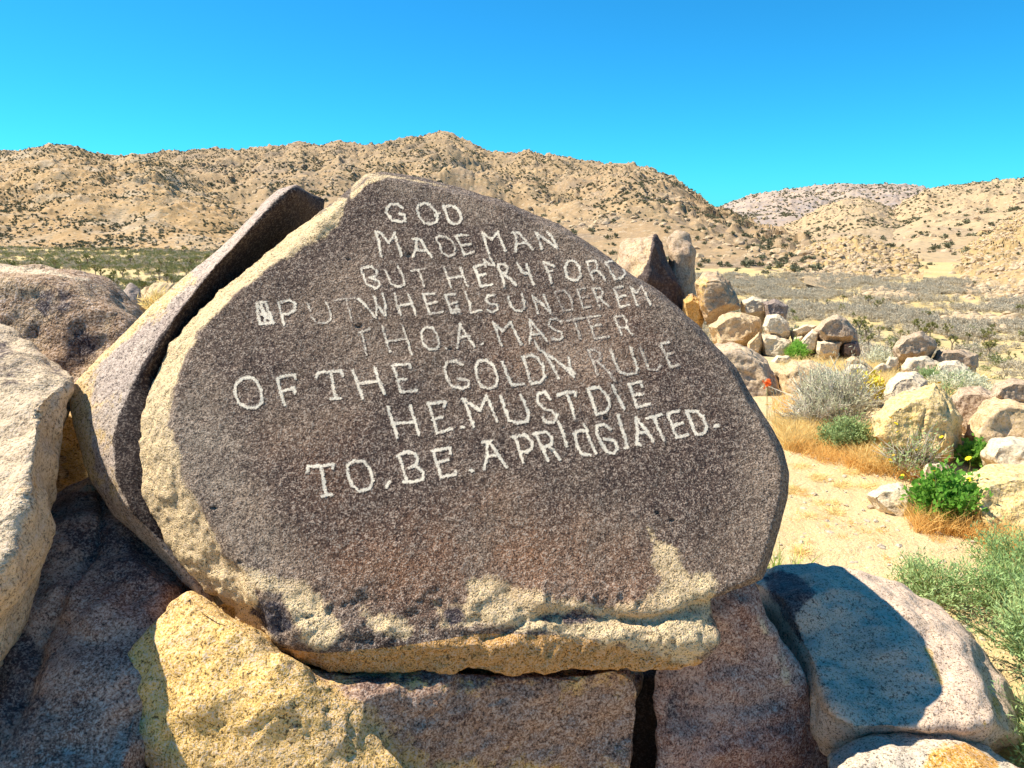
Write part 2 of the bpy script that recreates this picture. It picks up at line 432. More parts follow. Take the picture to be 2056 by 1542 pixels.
# ================================================================== INSTANCED STUFF
def scatter(name, pts, scl, rot, variants, var=None, tilt=None):
    me = bpy.data.meshes.new(name); pts = np.asarray(pts, np.float32)
    me.vertices.add(len(pts)); me.vertices.foreach_set('co', pts.ravel())
    set_attr(me, 'scl', scl); set_attr(me, 'rot', rot)
    set_attr(me, 'sq', rng.uniform(.7, 1.15, len(pts)))
    at = me.attributes.new('var', 'INT', 'POINT')
    at.data.foreach_set('value', (rng.integers(0, len(variants), len(pts)) if var is None else var).astype(np.int32))
    o = bpy.data.objects.new(name, me); COL.objects.link(o)
    ng = bpy.data.node_groups.new(name + '_nodes', 'GeometryNodeTree')
    ng.interface.new_socket('Geometry', in_out='INPUT', socket_type='NodeSocketGeometry')
    ng.interface.new_socket('Geometry', in_out='OUTPUT', socket_type='NodeSocketGeometry')
    N = ng.nodes; gi = N.new('NodeGroupInput'); go = N.new('NodeGroupOutput'); j = N.new('GeometryNodeJoinGeometry')
    def nattr(nm, ty='FLOAT'):
        a = N.new('GeometryNodeInputNamedAttribute'); a.data_type = ty; a.inputs['Name'].default_value = nm
        return a.outputs['Attribute']
    s = nattr('scl'); q = nattr('sq'); rt = nattr('rot'); vr = nattr('var', 'INT')
    mu = N.new('ShaderNodeMath'); mu.operation = 'MULTIPLY'; ng.links.new(s, mu.inputs[0]); ng.links.new(q, mu.inputs[1])
    cs = N.new('ShaderNodeCombineXYZ'); ng.links.new(s, cs.inputs[0]); ng.links.new(s, cs.inputs[1]); ng.links.new(mu.outputs[0], cs.inputs[2])
    cr = N.new('ShaderNodeCombineXYZ'); ng.links.new(rt, cr.inputs[2])
    for k, vm in enumerate(variants):
        src = bpy.data.objects.new('source_%s' % vm.name, vm)
        oi = N.new('GeometryNodeObjectInfo'); oi.inputs['Object'].default_value = src; oi.inputs['As Instance'].default_value = True
        cmp_ = N.new('FunctionNodeCompare'); cmp_.data_type = 'INT'; cmp_.operation = 'EQUAL'
        ng.links.new(vr, cmp_.inputs[2]); cmp_.inputs[3].default_value = k
        ip = N.new('GeometryNodeInstanceOnPoints')
        ng.links.new(gi.outputs[0], ip.inputs['Points']); ng.links.new(cmp_.outputs[0], ip.inputs['Selection'])
        ng.links.new(oi.outputs['Geometry'], ip.inputs['Instance'])
        ng.links.new(cr.outputs[0], ip.inputs['Rotation']); ng.links.new(cs.outputs[0], ip.inputs['Scale'])
        ng.links.new(ip.outputs[0], j.inputs[0])
    ng.links.new(j.outputs[0], go.inputs[0])
    md = o.modifiers.new('scatter', 'NODES'); md.node_group = ng
    return o

def leaf_mat(name, c1, c2, rough=.8, trans=.25, scale=3.0):
    m = NB(name)
    oi = m.n('ShaderNodeObjectInfo').outputs['Random']
    f = m.math('ADD', m.math('MULTIPLY', m.noise(scale, 3, .7), .7), m.math('MULTIPLY', oi, .3))
    m.color(m.mix(m.ramp(f, [(.3, 0.0), (.7, 1.0)]), c1, c2))
    m.b.inputs['Roughness'].default_value = rough
    m.b.inputs['Transmission Weight'].default_value = 0
    m.b.inputs['Subsurface Weight'].default_value = 0
    # thin leaf: mix with translucent
    tr = m.n('ShaderNodeBsdfTranslucent'); tr.inputs[0].default_value = (*[x * 1.2 for x in c2], 1)
    mx = m.n('ShaderNodeMixShader'); mx.inputs[0].default_value = trans
    out = m.t.nodes['Material Output']
    m.link(m.b.outputs[0], mx.inputs[1]); m.link(tr.outputs[0], mx.inputs[2]); m.link(mx.outputs[0], out.inputs[0])
    return m.m
def plain_mat(name, c1, c2, scale=20, rough=.85):
    m = NB(name); m.color(m.mix(m.ramp(m.noise(scale, 4, .7), [(.35, 0.0), (.65, 1.0)]), c1, c2))
    m.b.inputs['Roughness'].default_value = rough; return m.m

def rand_unit(n):
    v = rng.normal(size=(n, 3)); return v / np.linalg.norm(v, axis=1)[:, None]
def blades(base, direc, length, width, bend=None, seg=2):
    """tapered bent strips; arrays Nx3,Nx3,N,N"""
    n = len(base); up = np.array([0, 0, 1.0])
    side = np.cross(direc, rand_unit(n)); side /= np.linalg.norm(side, axis=1)[:, None] + 1e-9
    bend = np.zeros((n, 3)) if bend is None else bend
    V = []; 
    for k in range(seg + 1):
        t = k / seg
        c = base + direc * (length * t)[:, None] + bend * (length * t * t)[:, None]
        wd = width * (1 - t) if k == seg else width * (1 - .5 * t)
        V.append(c - side * (wd * .5)[:, None]); V.append(c + side * (wd * .5)[:, None])
    V = np.stack(V, 1)  # n, 2(seg+1), 3
    m = 2 * (seg + 1)
    F = []
    for k in range(seg):
        F.append([2 * k, 2 * k + 1, 2 * k + 3, 2 * k + 2])
    F = np.array(F)[None] + (np.arange(n) * m)[:, None, None]
    return V.reshape(-1, 3), F.reshape(-1, 4)
def leaves(c, nrm, ax, ln, wd):
    """rhombus leaf quads"""
    s = np.cross(nrm, ax); s /= np.linalg.norm(s, axis=1)[:, None] + 1e-9
    V = np.stack([c, c + ax * (ln * .45)[:, None] + s * (wd * .5)[:, None], c + ax * ln[:, None] + nrm * (ln * .12)[:, None], c + ax * (ln * .45)[:, None] - s * (wd * .5)[:, None]], 1)
    F = np.arange(len(c) * 4).reshape(-1, 4)
    return V.reshape(-1, 3), F
def merge(parts):
    V = []; F = []; k = 0
    for v, f in parts:
        V.append(v); F.append(f + k); k += len(v)
    return np.concatenate(V), np.concatenate(F)
def stems_paths(n, h, w, up=1.0, seg=5, wander=.15, base_r=.05, base_w=0.3):
    """n stem paths from base; returns (n,seg+1,3)"""
    a = rng.uniform(0, 2 * math.pi, n); rad = np.sqrt(rng.uniform(0, 1, n))
    tip = np.stack([np.cos(a) * rad * w, np.sin(a) * rad * w, h * (up * np.sqrt(np.clip(1 - (rad * .92) ** 2, .05, 1))) * rng.uniform(.75, 1.05, n)], 1)
    b = np.stack([np.cos(a) * base_r * rad, np.sin(a) * base_r * rad, np.zeros(n)], 1)
    pts = []
    for k in range(seg + 1):
        t = k / seg
        c = b + (tip - b) * t; c[:, 2] = b[:, 2] + (tip[:, 2] - b[:, 2]) * (t ** .8)
        c = c + rng.normal(size=(n, 3)) * wander * h * .12 * t
        pts.append(c)
    return np.stack(pts, 1)
def tubes(paths, r0, r1, sides=3):
    n, s, _ = paths.shape
    V = []
    for k in range(s):
        t = k / (s - 1); r = r0 * (1 - t) + r1 * t
        d = paths[:, min(k + 1, s - 1)] - paths[:, max(k - 1, 0)]; d /= np.linalg.norm(d, axis=1)[:, None] + 1e-9
        u = np.cross(d, np.array([.3, .2, .93])); u /= np.linalg.norm(u, axis=1)[:, None] + 1e-9; v = np.cross(d, u)
        for q in range(sides):
            a = 2 * math.pi * q / sides
            V.append(paths[:, k] + (u * math.cos(a) + v * math.sin(a)) * r)
    V = np.stack(V, 1); m = s * sides; F = []
    for k in range(s - 1):
        for q in range(sides):
            F.append([k * sides + q, k * sides + (q + 1) % sides, (k + 1) * sides + (q + 1) % sides, (k + 1) * sides + q])
    F = np.array(F)[None] + (np.arange(n) * m)[:, None, None]
    return V.reshape(-1, 3), F.reshape(-1, 4)
def bush_parts(h, w, nst, nlf, ll, lw, t0=.35, up=1.0, r0=.004, wander=.6, spread=.02, sec=2):
    p = stems_paths(nst, h, w, up, 5, wander)
    # secondary twigs
    tw = []
    if sec:
        k = rng.integers(2, 5, nst * sec); idx = np.repeat(np.arange(nst), sec)
        b = p[idx, k]; d = (p[idx, np.minimum(k + 1, 5)] - p[idx, k - 1]); d = d / (np.linalg.norm(d, axis=1)[:, None] + 1e-9)
        d = d + rand_unit(len(b)) * .6
        L = h * rng.uniform(.15, .35, len(b))
        q = np.stack([b + d * (L * t)[:, None] for t in np.linspace(0, 1, 6)], 1)
        p2 = np.concatenate([p, q]); 
    else: p2 = p
    sv, sf = tubes(p2, r0, r0 * .35)
    j = rng.integers(0, len(p2), nlf)
    t = np.where(j < nst, rng.uniform(t0, 1, nlf), rng.uniform(.1, 1, nlf)) * 5
    a = np.clip(t.astype(int), 0, 4); f = (t - a)[:, None]
    c = p2[j, a] * (1 - f) + p2[j, a + 1] * f + rng.normal(size=(nlf, 3)) * spread
    ax = rand_unit(nlf) + np.array([0, 0, .5]) + c / (np.linalg.norm(c, axis=1)[:, None] + 1e-6) * .6
    ax /= np.linalg.norm(ax, axis=1)[:, None]
    nm = rand_unit(nlf)
    lv, lf = leaves(c, nm, ax, rng.uniform(.7, 1.3, nlf) * ll, rng.uniform(.7, 1.3, nlf) * lw)
    return (sv, sf), (lv, lf)

def blobrock(name, mat, seed, flat=.7, sub=2):
    bm = bmesh.new(); bmesh.ops.create_icosphere(bm, subdivisions=sub, radius=.5)
    co = np.array([v.co[:] for v in bm.verts]); d = 1 + .45 * fbm(co * 1.9 + seed * 7, seed, 3)
    r2 = np.random.default_rng(seed)
    for _ in range(5):   # chop facets
        n = r2.normal(size=3); n /= np.linalg.norm(n); lim = r2.uniform(.26, .38)
        s = (co * d[:, None]) @ n; over = np.maximum(s - lim, 0)
        co = co * d[:, None] - n[None] * over[:, None]; d = np.ones(len(co))
    co[:, 2] *= flat
    me = new_mesh(name, co, np.array([[v.index for v in f.verts] for f in bm.faces]), smooth=False); bm.free()
    me.materials.append(mat); return me

M_scrub = leaf_mat('grey_scrub_twigs', (0.40, 0.345, 0.25), (0.56, 0.48, 0.35), scale=1.0, trans=.1)
M_scrubg = leaf_mat('green_scrub_leaves', (0.18, 0.20, 0.08), (0.32, 0.31, 0.13), scale=1.0, trans=.1)
M_dark = leaf_mat('dark_hillside_shrub', (0.14, 0.14, 0.075), (0.23, 0.215, 0.125), scale=.6, trans=.05)
M_hrock = rock_mat('hillside_granite', (0.46, 0.33, 0.19), (0.36, 0.26, 0.155), grain=3, big=.4, mid=1.5, bdist=.1, gcon=.4)

def scrub_variant(name, mat, n, h, w, ll, lw, seed):
    (sv, sf), (lv, lf) = bush_parts(h, w, 14, n, ll, lw, r0=.012, sec=1, spread=.06, t0=.3)
    v, f = merge([(sv, sf), (lv, lf)])
    me = new_mesh(name, v, f, False); me.materials.append(mat); return me
grey_vars = [scrub_variant('grey_scrub%d' % k, M_scrub, 150, .55, .6, .16, .05, k) for k in range(3)]
green_vars = [scrub_variant('green_scrub%d' % k, M_scrubg, 150, .55, .55, .18, .07, k) for k in range(2)]
dark_vars = [scrub_variant('dark_scrub%d' % k, M_dark, 70, .5, .5, .32, .18, k) for k in range(3)]
rock_vars = [blobrock('hill_rock%d' % k, M_hrock, 70 + k) for k in range(4)]

def in_px(x, y, z, marg=120):
    u, v = proj(np.stack([x, y, z], 1)); return (u > -marg - 250) & (u < 2056 + marg + 250)
# valley scrub
def valley_pts(n, a0, a1, r0, r1, dens):
    a = rng.uniform(a0, a1, n); r = np.sqrt(rng.uniform(r0 * r0, r1 * r1, n))
    x = r * np.sin(a); y = r * np.cos(a)
    keep = rng.uniform(0, 1, n) < dens(x, y, r, a)
    x, y = x[keep], y[keep]
    return np.stack([x, y, gz(x, y) - .03], 1)
dr = math.radians
p = valley_pts(22000, dr(12), dr(44), 60, 330, lambda x, y, r, a: np.clip((r - 95) / 110, .06, 1) * np.clip(.40 + 2.4 * n2(x, y, 16, 77, 3), .03, 1))
scg = scatter('valley_scrub', p, rng.uniform(1.3, 3.0, len(p)), rng.uniform(0, 6.28, len(p)), grey_vars + green_vars[:1], var=np.where(rng.uniform(size=len(p)) < np.clip((190 - np.hypot(p[:, 0], p[:, 1])) / 160, 0, .5), 3, rng.integers(0, 3, len(p))))
tag(scg, 'grey leafless scrub covering the valley floor on the right', 'scrub', kind='stuff')
p = valley_pts(56000, dr(-41), dr(13), 90, 760, lambda x, y, r, a: np.clip(.45 + 1.3 * n2(x, y, 30, 78, 3), .05, 1) * np.clip(r / 250, .6, 1))
vv = np.where(rng.uniform(size=len(p)) < .45, rng.integers(0, 3, len(p)), rng.integers(3, 5, len(p)))
scg = scatter('valley_brush', p, rng.uniform(1.4, 3.4, len(p)), rng.uniform(0, 6.28, len(p)), grey_vars + green_vars, var=vv)
tag(scg, 'grey green brush covering the valley floor on the left', 'brush', kind='stuff')

def on_hill(nm, n, tmin=0, tmax=1.05, dens=None):
    me, T = HILLS[nm]; co = get_co(me)
    f = np.empty(len(me.polygons) * 4, np.int32); me.polygons.foreach_get('vertices', f); f = f.reshape(-1, 4)
    a, b, c, d = co[f[:, 0]], co[f[:, 1]], co[f[:, 2]], co[f[:, 3]]
    ar = np.linalg.norm(np.cross(c - a, d - b), axis=1) * ((T[f[:, 0]] > tmin) & (T[f[:, 0]] < tmax))
    k = rng.choice(len(f), n, p=ar / ar.sum())
    u, v = rng.uniform(size=(2, n))[:, :, None]
    p = a[k] * (1 - u) * (1 - v) + b[k] * u * (1 - v) + c[k] * u * v + d[k] * (1 - u) * v
    if dens is not None: p = p[rng.uniform(size=n) < dens(p)]
    return p
def hdens(seed, lo=.1, s=60, k=1.6, o=.4): return lambda p: np.clip(o - .12 + 1.5 * k * n2(p[:, 0], p[:, 1], s, seed, 4), lo, 1)
for nm, n1, s1, nrk, s2, lab in (
        ('left_hill', 42000, (1.2, 3.4), 20000, (1.2, 4.5), 'on the left hill'),
        ('mountain_range', 120000, (2.0, 4.8), 60000, (2, 10), 'on the mountain range'),
        ('far_range', 16000, (4, 9), 3500, (6, 16), 'on the far ridge'),
        ('right_range', 16000, (2, 6), 16000, (1.5, 9), 'on the right mountain flank'),
        ('pale_hill', 9000, (1.6, 4.2), 9000, (1, 6), 'on the smooth pale hill'),
        ('rocky_hill', 1200, (.8, 2.0), 14000, (1.0, 4.2), 'on the low golden hill'),
        ('right_slope', 4500, (.8, 2.2), 30000, (1.0, 4.5), 'on the golden right slope')):
    p = on_hill(nm, n1, dens=hdens(5))
    p[:, 2] -= .2
    s_ = rng.uniform(0, 1, len(p)) ** 2 * (s1[1] - s1[0]) + s1[0]
    o = scatter(nm + '_shrubs', p, s_, rng.uniform(0, 6.28, len(p)), dark_vars); tag(o, 'dark shrubs dotted ' + lab, 'shrubs', kind='stuff')
    p = on_hill(nm, nrk, dens=hdens(15, .02, 50, 2.6, .1) if nm not in ('rocky_hill', 'right_slope') else hdens(15, .25, 40, 1.5, .6))
    s_ = rng.uniform(0, 1, len(p)) ** 3 * (s2[1] - s2[0]) + s2[0]
    o = scatter(nm + '_boulders', p, s_, rng.uniform(0, 6.28, len(p)), rock_vars); tag(o, 'pale boulders strewn ' + lab, 'boulders', kind='stuff')
# pale outcrop in the right part of the valley, and one at the left
for nm, cx, cy, sx, sy, lab in (('outcrop_stones', 1985, 615, 70, 8, 'pale stones lying in the valley scrub at the far right'),
                                ('slope_stones', 1790, 578, 45, 7, 'pale stones at the foot of the golden right slope'),
                                ('brush_stones', 300, 492, 35, 5, 'pale stones at the foot of the left hill')):
    pts = []
    for k in range(110):
        r_ = base_r(cy + rng.normal() * sy * .6)
        d = ray(cx + rng.normal() * sx * .6, cy); a = math.atan2(d.x, d.y)
        x, y = r_ * math.sin(a), r_ * math.cos(a); pts.append((x, y, gz1(x, y) + .2))
    o = scatter(nm, pts, rng.uniform(1.5, 4.5, len(pts)), rng.uniform(0, 6.28, len(pts)), rock_vars); tag(o, lab, 'stones', kind='stuff')

# ================================================================== FOREGROUND ROCKS
M_slab = rock_mat('desert_varnish', (0.105, 0.067, 0.052), (0.235, 0.160, 0.112), grain=200, big=2.0, mid=9, dark=(0.05, 0.045, 0.06), pale=(0.84, 0.62, 0.34),
                  och=(0.62, 0.33, 0.10), bump=1.0, bdist=.016, gcon=1.0, spk=(0.58, 0.46, 0.37))
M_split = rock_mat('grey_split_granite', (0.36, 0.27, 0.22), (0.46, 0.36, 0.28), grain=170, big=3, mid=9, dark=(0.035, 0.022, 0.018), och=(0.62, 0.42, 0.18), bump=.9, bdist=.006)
M_left = rock_mat('mottled_brown_granite', (0.34, 0.21, 0.12), (0.54, 0.38, 0.22), grain=120, big=4, mid=12, bump=1.0, bdist=.010, midbump=.8, amt=(.45, .62))
M_lf = rock_mat('pale_rough_granite', (0.60, 0.46, 0.30), (0.50, 0.37, 0.24), grain=130, big=5, mid=12, bump=.9, bdist=.009, midbump=.7, gcon=.8)
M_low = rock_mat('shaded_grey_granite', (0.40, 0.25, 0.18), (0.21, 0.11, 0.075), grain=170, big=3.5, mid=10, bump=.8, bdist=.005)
M_cen = rock_mat('golden_granite', (0.74, 0.45, 0.13), (0.62, 0.40, 0.17), grain=160, big=4, mid=8, bump=.9, bdist=.006, midbump=.7, pale=(0.30, 0.18, 0.12), dark=(0.13, 0.07, 0.05))  # pale is a dark brown here: tone of the painted slab shadow
M_wedge = rock_mat('violet_granite', (0.27, 0.13, 0.09), (0.40, 0.25, 0.19), grain=170, big=3, mid=10, bump=.8, bdist=.005)
M_gap = rock_mat('gap_shade_black', (0.045, 0.03, 0.025), (0.06, 0.04, 0.03), grain=150, gcon=.2)  # near-black tone standing for the shade inside the gap
M_right = rock_mat('grey_boulder_granite', (0.68, 0.48, 0.33), (0.58, 0.42, 0.29), grain=180, big=4, mid=9, bump=.8, bdist=.005, dark=(0.12, 0.085, 0.08), och=(0.58, 0.36, 0.10))
M_lich = rock_mat('lichen_granite', (0.58, 0.48, 0.35), (0.52, 0.42, 0.31), grain=180, big=4, mid=9, bump=.8, bdist=.005, och=(0.62, 0.30, 0.05))

FACE = Plane(P(900, 1290, 1.80), (0.07, -0.83, 0.55))
def F(px, py, off=0.0): return FACE.hit(px, py, off)

# ---- 1 inscribed slab
rim = [(735, 348), (770, 345), (860, 362), (940, 382), (1010, 402), (1120, 450), (1230, 520), (1330, 590), (1400, 650), (1480, 740), (1540, 840), (1570, 900), (1584, 950), (1582, 1000), (1562, 1060), (1548, 1130), (1534, 1166)]
hA = []
for x, y in rim: hA.append(F(x, y, .055))
for x, y in rim: hA.append(F(1000 + (x - 1000) * .975, 850 + (y - 850) * .97, 0.0))
for x, y in [(655, 470), (600, 510), (540, 545), (470, 595), (420, 640), (385, 690), (355, 780), (345, 850), (362, 920), (385, 985), (425, 1050), (470, 1120), (540, 1200), (620, 1270)]: hA.append(F(x, y, 0.0))
for x, y in [(690, 405), (640, 432), (560, 500), (440, 590), (400, 632), (335, 690), (302, 780), (280, 850), (275, 930), (290, 1010), (330, 1080), (380, 1150), (440, 1205), (500, 1255), (560, 1305)]: hA.append(F(x, y, .16))
for x, y in [(1440, 1196), (1320, 1235), (1150, 1240), (900, 1262)]: hA.append(F(x, y, .0))
cx0, cy0 = 950, 850
for x, y in [(700, 400), (860, 362), (1120, 450), (1330, 590), (1540, 840), (1584, 950), (1534, 1150), (1000, 1230), (560, 1240), (330, 1040), (300, 850), (440, 600)]:
    hA.append(F(cx0 + (x - cx0) * .93, cy0 + (y - cy0) * .93, .42))
hB = []
for x, y, o in [(540, 1190, .0), (900, 1180, .03), (1200, 1180, .035), (1418, 1192, .04), (1424, 1240, .06), (1443, 1282, .03), (1380, 1285, .0), (1200, 1275, .005), (1000, 1270, .0), (780, 1300, .0), (640, 1295, 0.0), (545, 1285, .03),
                (560, 1310, .09), (612, 1332, .07), (700, 1346, .06), (780, 1351, .05), (960, 1334, .05), (1100, 1327, .05), (1250, 1335, .05), (1345, 1347, .05), (1402, 1325, .05), (1440, 1290, .06),
                (560, 1250, .40), (1000, 1270, .42), (1400, 1270, .40), (1400, 1180, .40), (540, 1190, .40)]:
    hB.append(F(x, y, o))
def slab_detail(co, no):
    x, y = proj(co); fr = no @ np.array(FACE.n) > .3
    # chipped ledge along the crack above the lower lip
    crackl = [(1440, 1192), (1370, 1205), (1325, 1232), (1240, 1228), (1150, 1218), (1090, 1222), (1000, 1262), (930, 1275)]
    d = line_d(x, y, crackl); dy = y - np.interp(x, [c[0] for c in crackl[::-1]], [c[1] for c in crackl[::-1]])
    k = np.clip(1 - np.abs(dy - 14) / 22, 0, 1) * (x > 930) * (x < 1440) * fr
    co = co - no * (k * .014 * np.clip(.8 + 1.6 * fbm(co / .10, 88, 2), .1, 1.5))[:, None]
    # rough broken zone at the bottom
    rg = np.clip((y - 1150) / 60, 0, 1)
    q1 = fbm(co / .09, 91, 3); q1 = .45 * q1 + .55 * np.round(q1 * 4) / 4
    q2 = 1 - 2 * np.abs(fbm(co / .035, 92, 2))
    co = co + no * (rg * (.020 * q1 + .005 * q2))[:, None]
    # left broken strip
    st = poly_sd(x, y, LSTRIP)
    q3 = fbm(co / .07, 95, 3); q3 = .4 * q3 + .6 * np.round(q3 * 5) / 5
    co = co + no * (np.clip(st / 10, 0, 1) * (.014 * q3 + .003 * fbm(co / .02, 97, 2)))[:, None]
    for px, py, r_, dp in [(820, 512, 9, .012), (720, 655, 10, .010), (1218, 840, 6, .012), (1010, 858, 5, .01), (575, 500, 6, .008), (1110, 905, 5, .008), (700, 520, 7, .008), (1320, 1030, 6, .01), (1350, 1045, 7, .01), (620, 1240, 12, .014), (480, 1130, 8, .01), (430, 1020, 9, .012), (905, 700, 6, .007)]:
        k = np.clip(1 - np.hypot(x - px, (y - py) * 1.6) / r_, 0, 1) * fr
        co = co - no * (k * dp)[:, None]
    return co
LSTRIP = [(700, 400), (685, 455), (655, 478), (600, 505), (560, 525), (520, 560), (470, 590), (430, 640), (400, 670), (372, 720), (350, 790), (340, 850), (362, 900), (368, 960), (400, 1010), (430, 1060), (445, 1110), (500, 1150), (520, 1200), (560, 1310), (480, 1280), (380, 1180), (280, 1040), (250, 900), (280, 760), (330, 660), (450, 560), (600, 450), (690, 390)]
slab_me = rock_from_hulls('slab_body', [hA, hB], .0065, 8, ((.22, .010), (.028, .0016)), 5, slab_detail)
BL = [(490, 1140), (560, 1150), (610, 1165), (640, 1190), (660, 1230), (690, 1250), (680, 1290), (640, 1310), (600, 1290), (590, 1240), (560, 1200), (520, 1190)]
BR = [(930, 1165), (985, 1150), (1010, 1170), (1060, 1180), (1100, 1200), (1200, 1215), (1290, 1205), (1330, 1160), (1300, 1140), (1310, 1110), (1300, 1060), (1350, 1090), (1385, 1150), (1430, 1150), (1440, 1190), (1430, 1240), (1450, 1290), (1390, 1330), (1300, 1310), (1200, 1290), (1100, 1275), (1000, 1260), (960, 1255), (930, 1220)]
UND = [(560, 1300), (640, 1312), (800, 1298), (960, 1272), (1150, 1275), (1250, 1300), (1400, 1320), (1450, 1360), (560, 1370)]
masks(slab_me, {
    'pale': [(LSTRIP, 26, .85), (BL, 50, .82), (BR, 46, .88), ([(860, 1200), (960, 1215), (960, 1260), (880, 1270)], 25, .6), ([(715, 1210), (800, 1230), (870, 1270), (780, 1290), (720, 1270)], 50, .62),
             ([(700, 350), (760, 343), (800, 352), (900, 372), (900, 378), (780, 358), (735, 375), (700, 410)], 10, .62),
             ([(1395, 640), (1480, 735), (1540, 838), (1530, 838), (1470, 745), (1390, 655)], 12, .3)],
    'ochre': [(UND, 8, 1.0)],
    'rust': [([(860, 1060), (1000, 1010), (1170, 1080), (1330, 1150), (1300, 1220), (1000, 1180), (780, 1200), (600, 1130), (700, 1080)], 160, 1.0), ([(1020, 640), (1260, 620), (1300, 720), (1180, 780), (1000, 760)], 120, .7), ([(560, 900), (700, 860), (760, 960), (640, 1020)], 160, .5)],
    'fade': [([(340, 840), (420, 760), (480, 900), (520, 1050), (640, 1140), (560, 1170), (440, 1110), (360, 950)], 80, 1.0), ([(1040, 640), (1240, 630), (1270, 730), (1180, 770), (1060, 760)], 90, .7),
             ([(740, 350), (900, 372), (1130, 458), (1340, 600), (1490, 745), (1584, 900), (1584, 1000), (1540, 950), (1440, 760), (1290, 620), (1110, 500), (900, 420), (760, 390)], 50, .6), ([(1480, 900), (1570, 860), (1580, 1050), (1500, 1120)], 90, .5)],
    'dark': [([(890, 1210), (930, 1215), (935, 1250), (905, 1265), (880, 1240)], 20, .7), ([(1060, 1225), (1180, 1222), (1240, 1240), (1180, 1262), (1090, 1258)], 25, .55), ([(520, 1190), (570, 1210), (590, 1260), (540, 1280), (500, 1230)], 25, .7)]})  # middle dark patch: painted shadow beneath the ledge lip

slab_loc = Vector(recenter(slab_me))
slab = empty('inscribed_boulder', slab_loc); tag(slab, 'huge dark varnished slab with eight lines of pale pecked lettering', 'boulder')
link('boulder_body', slab_me, M_slab, slab)

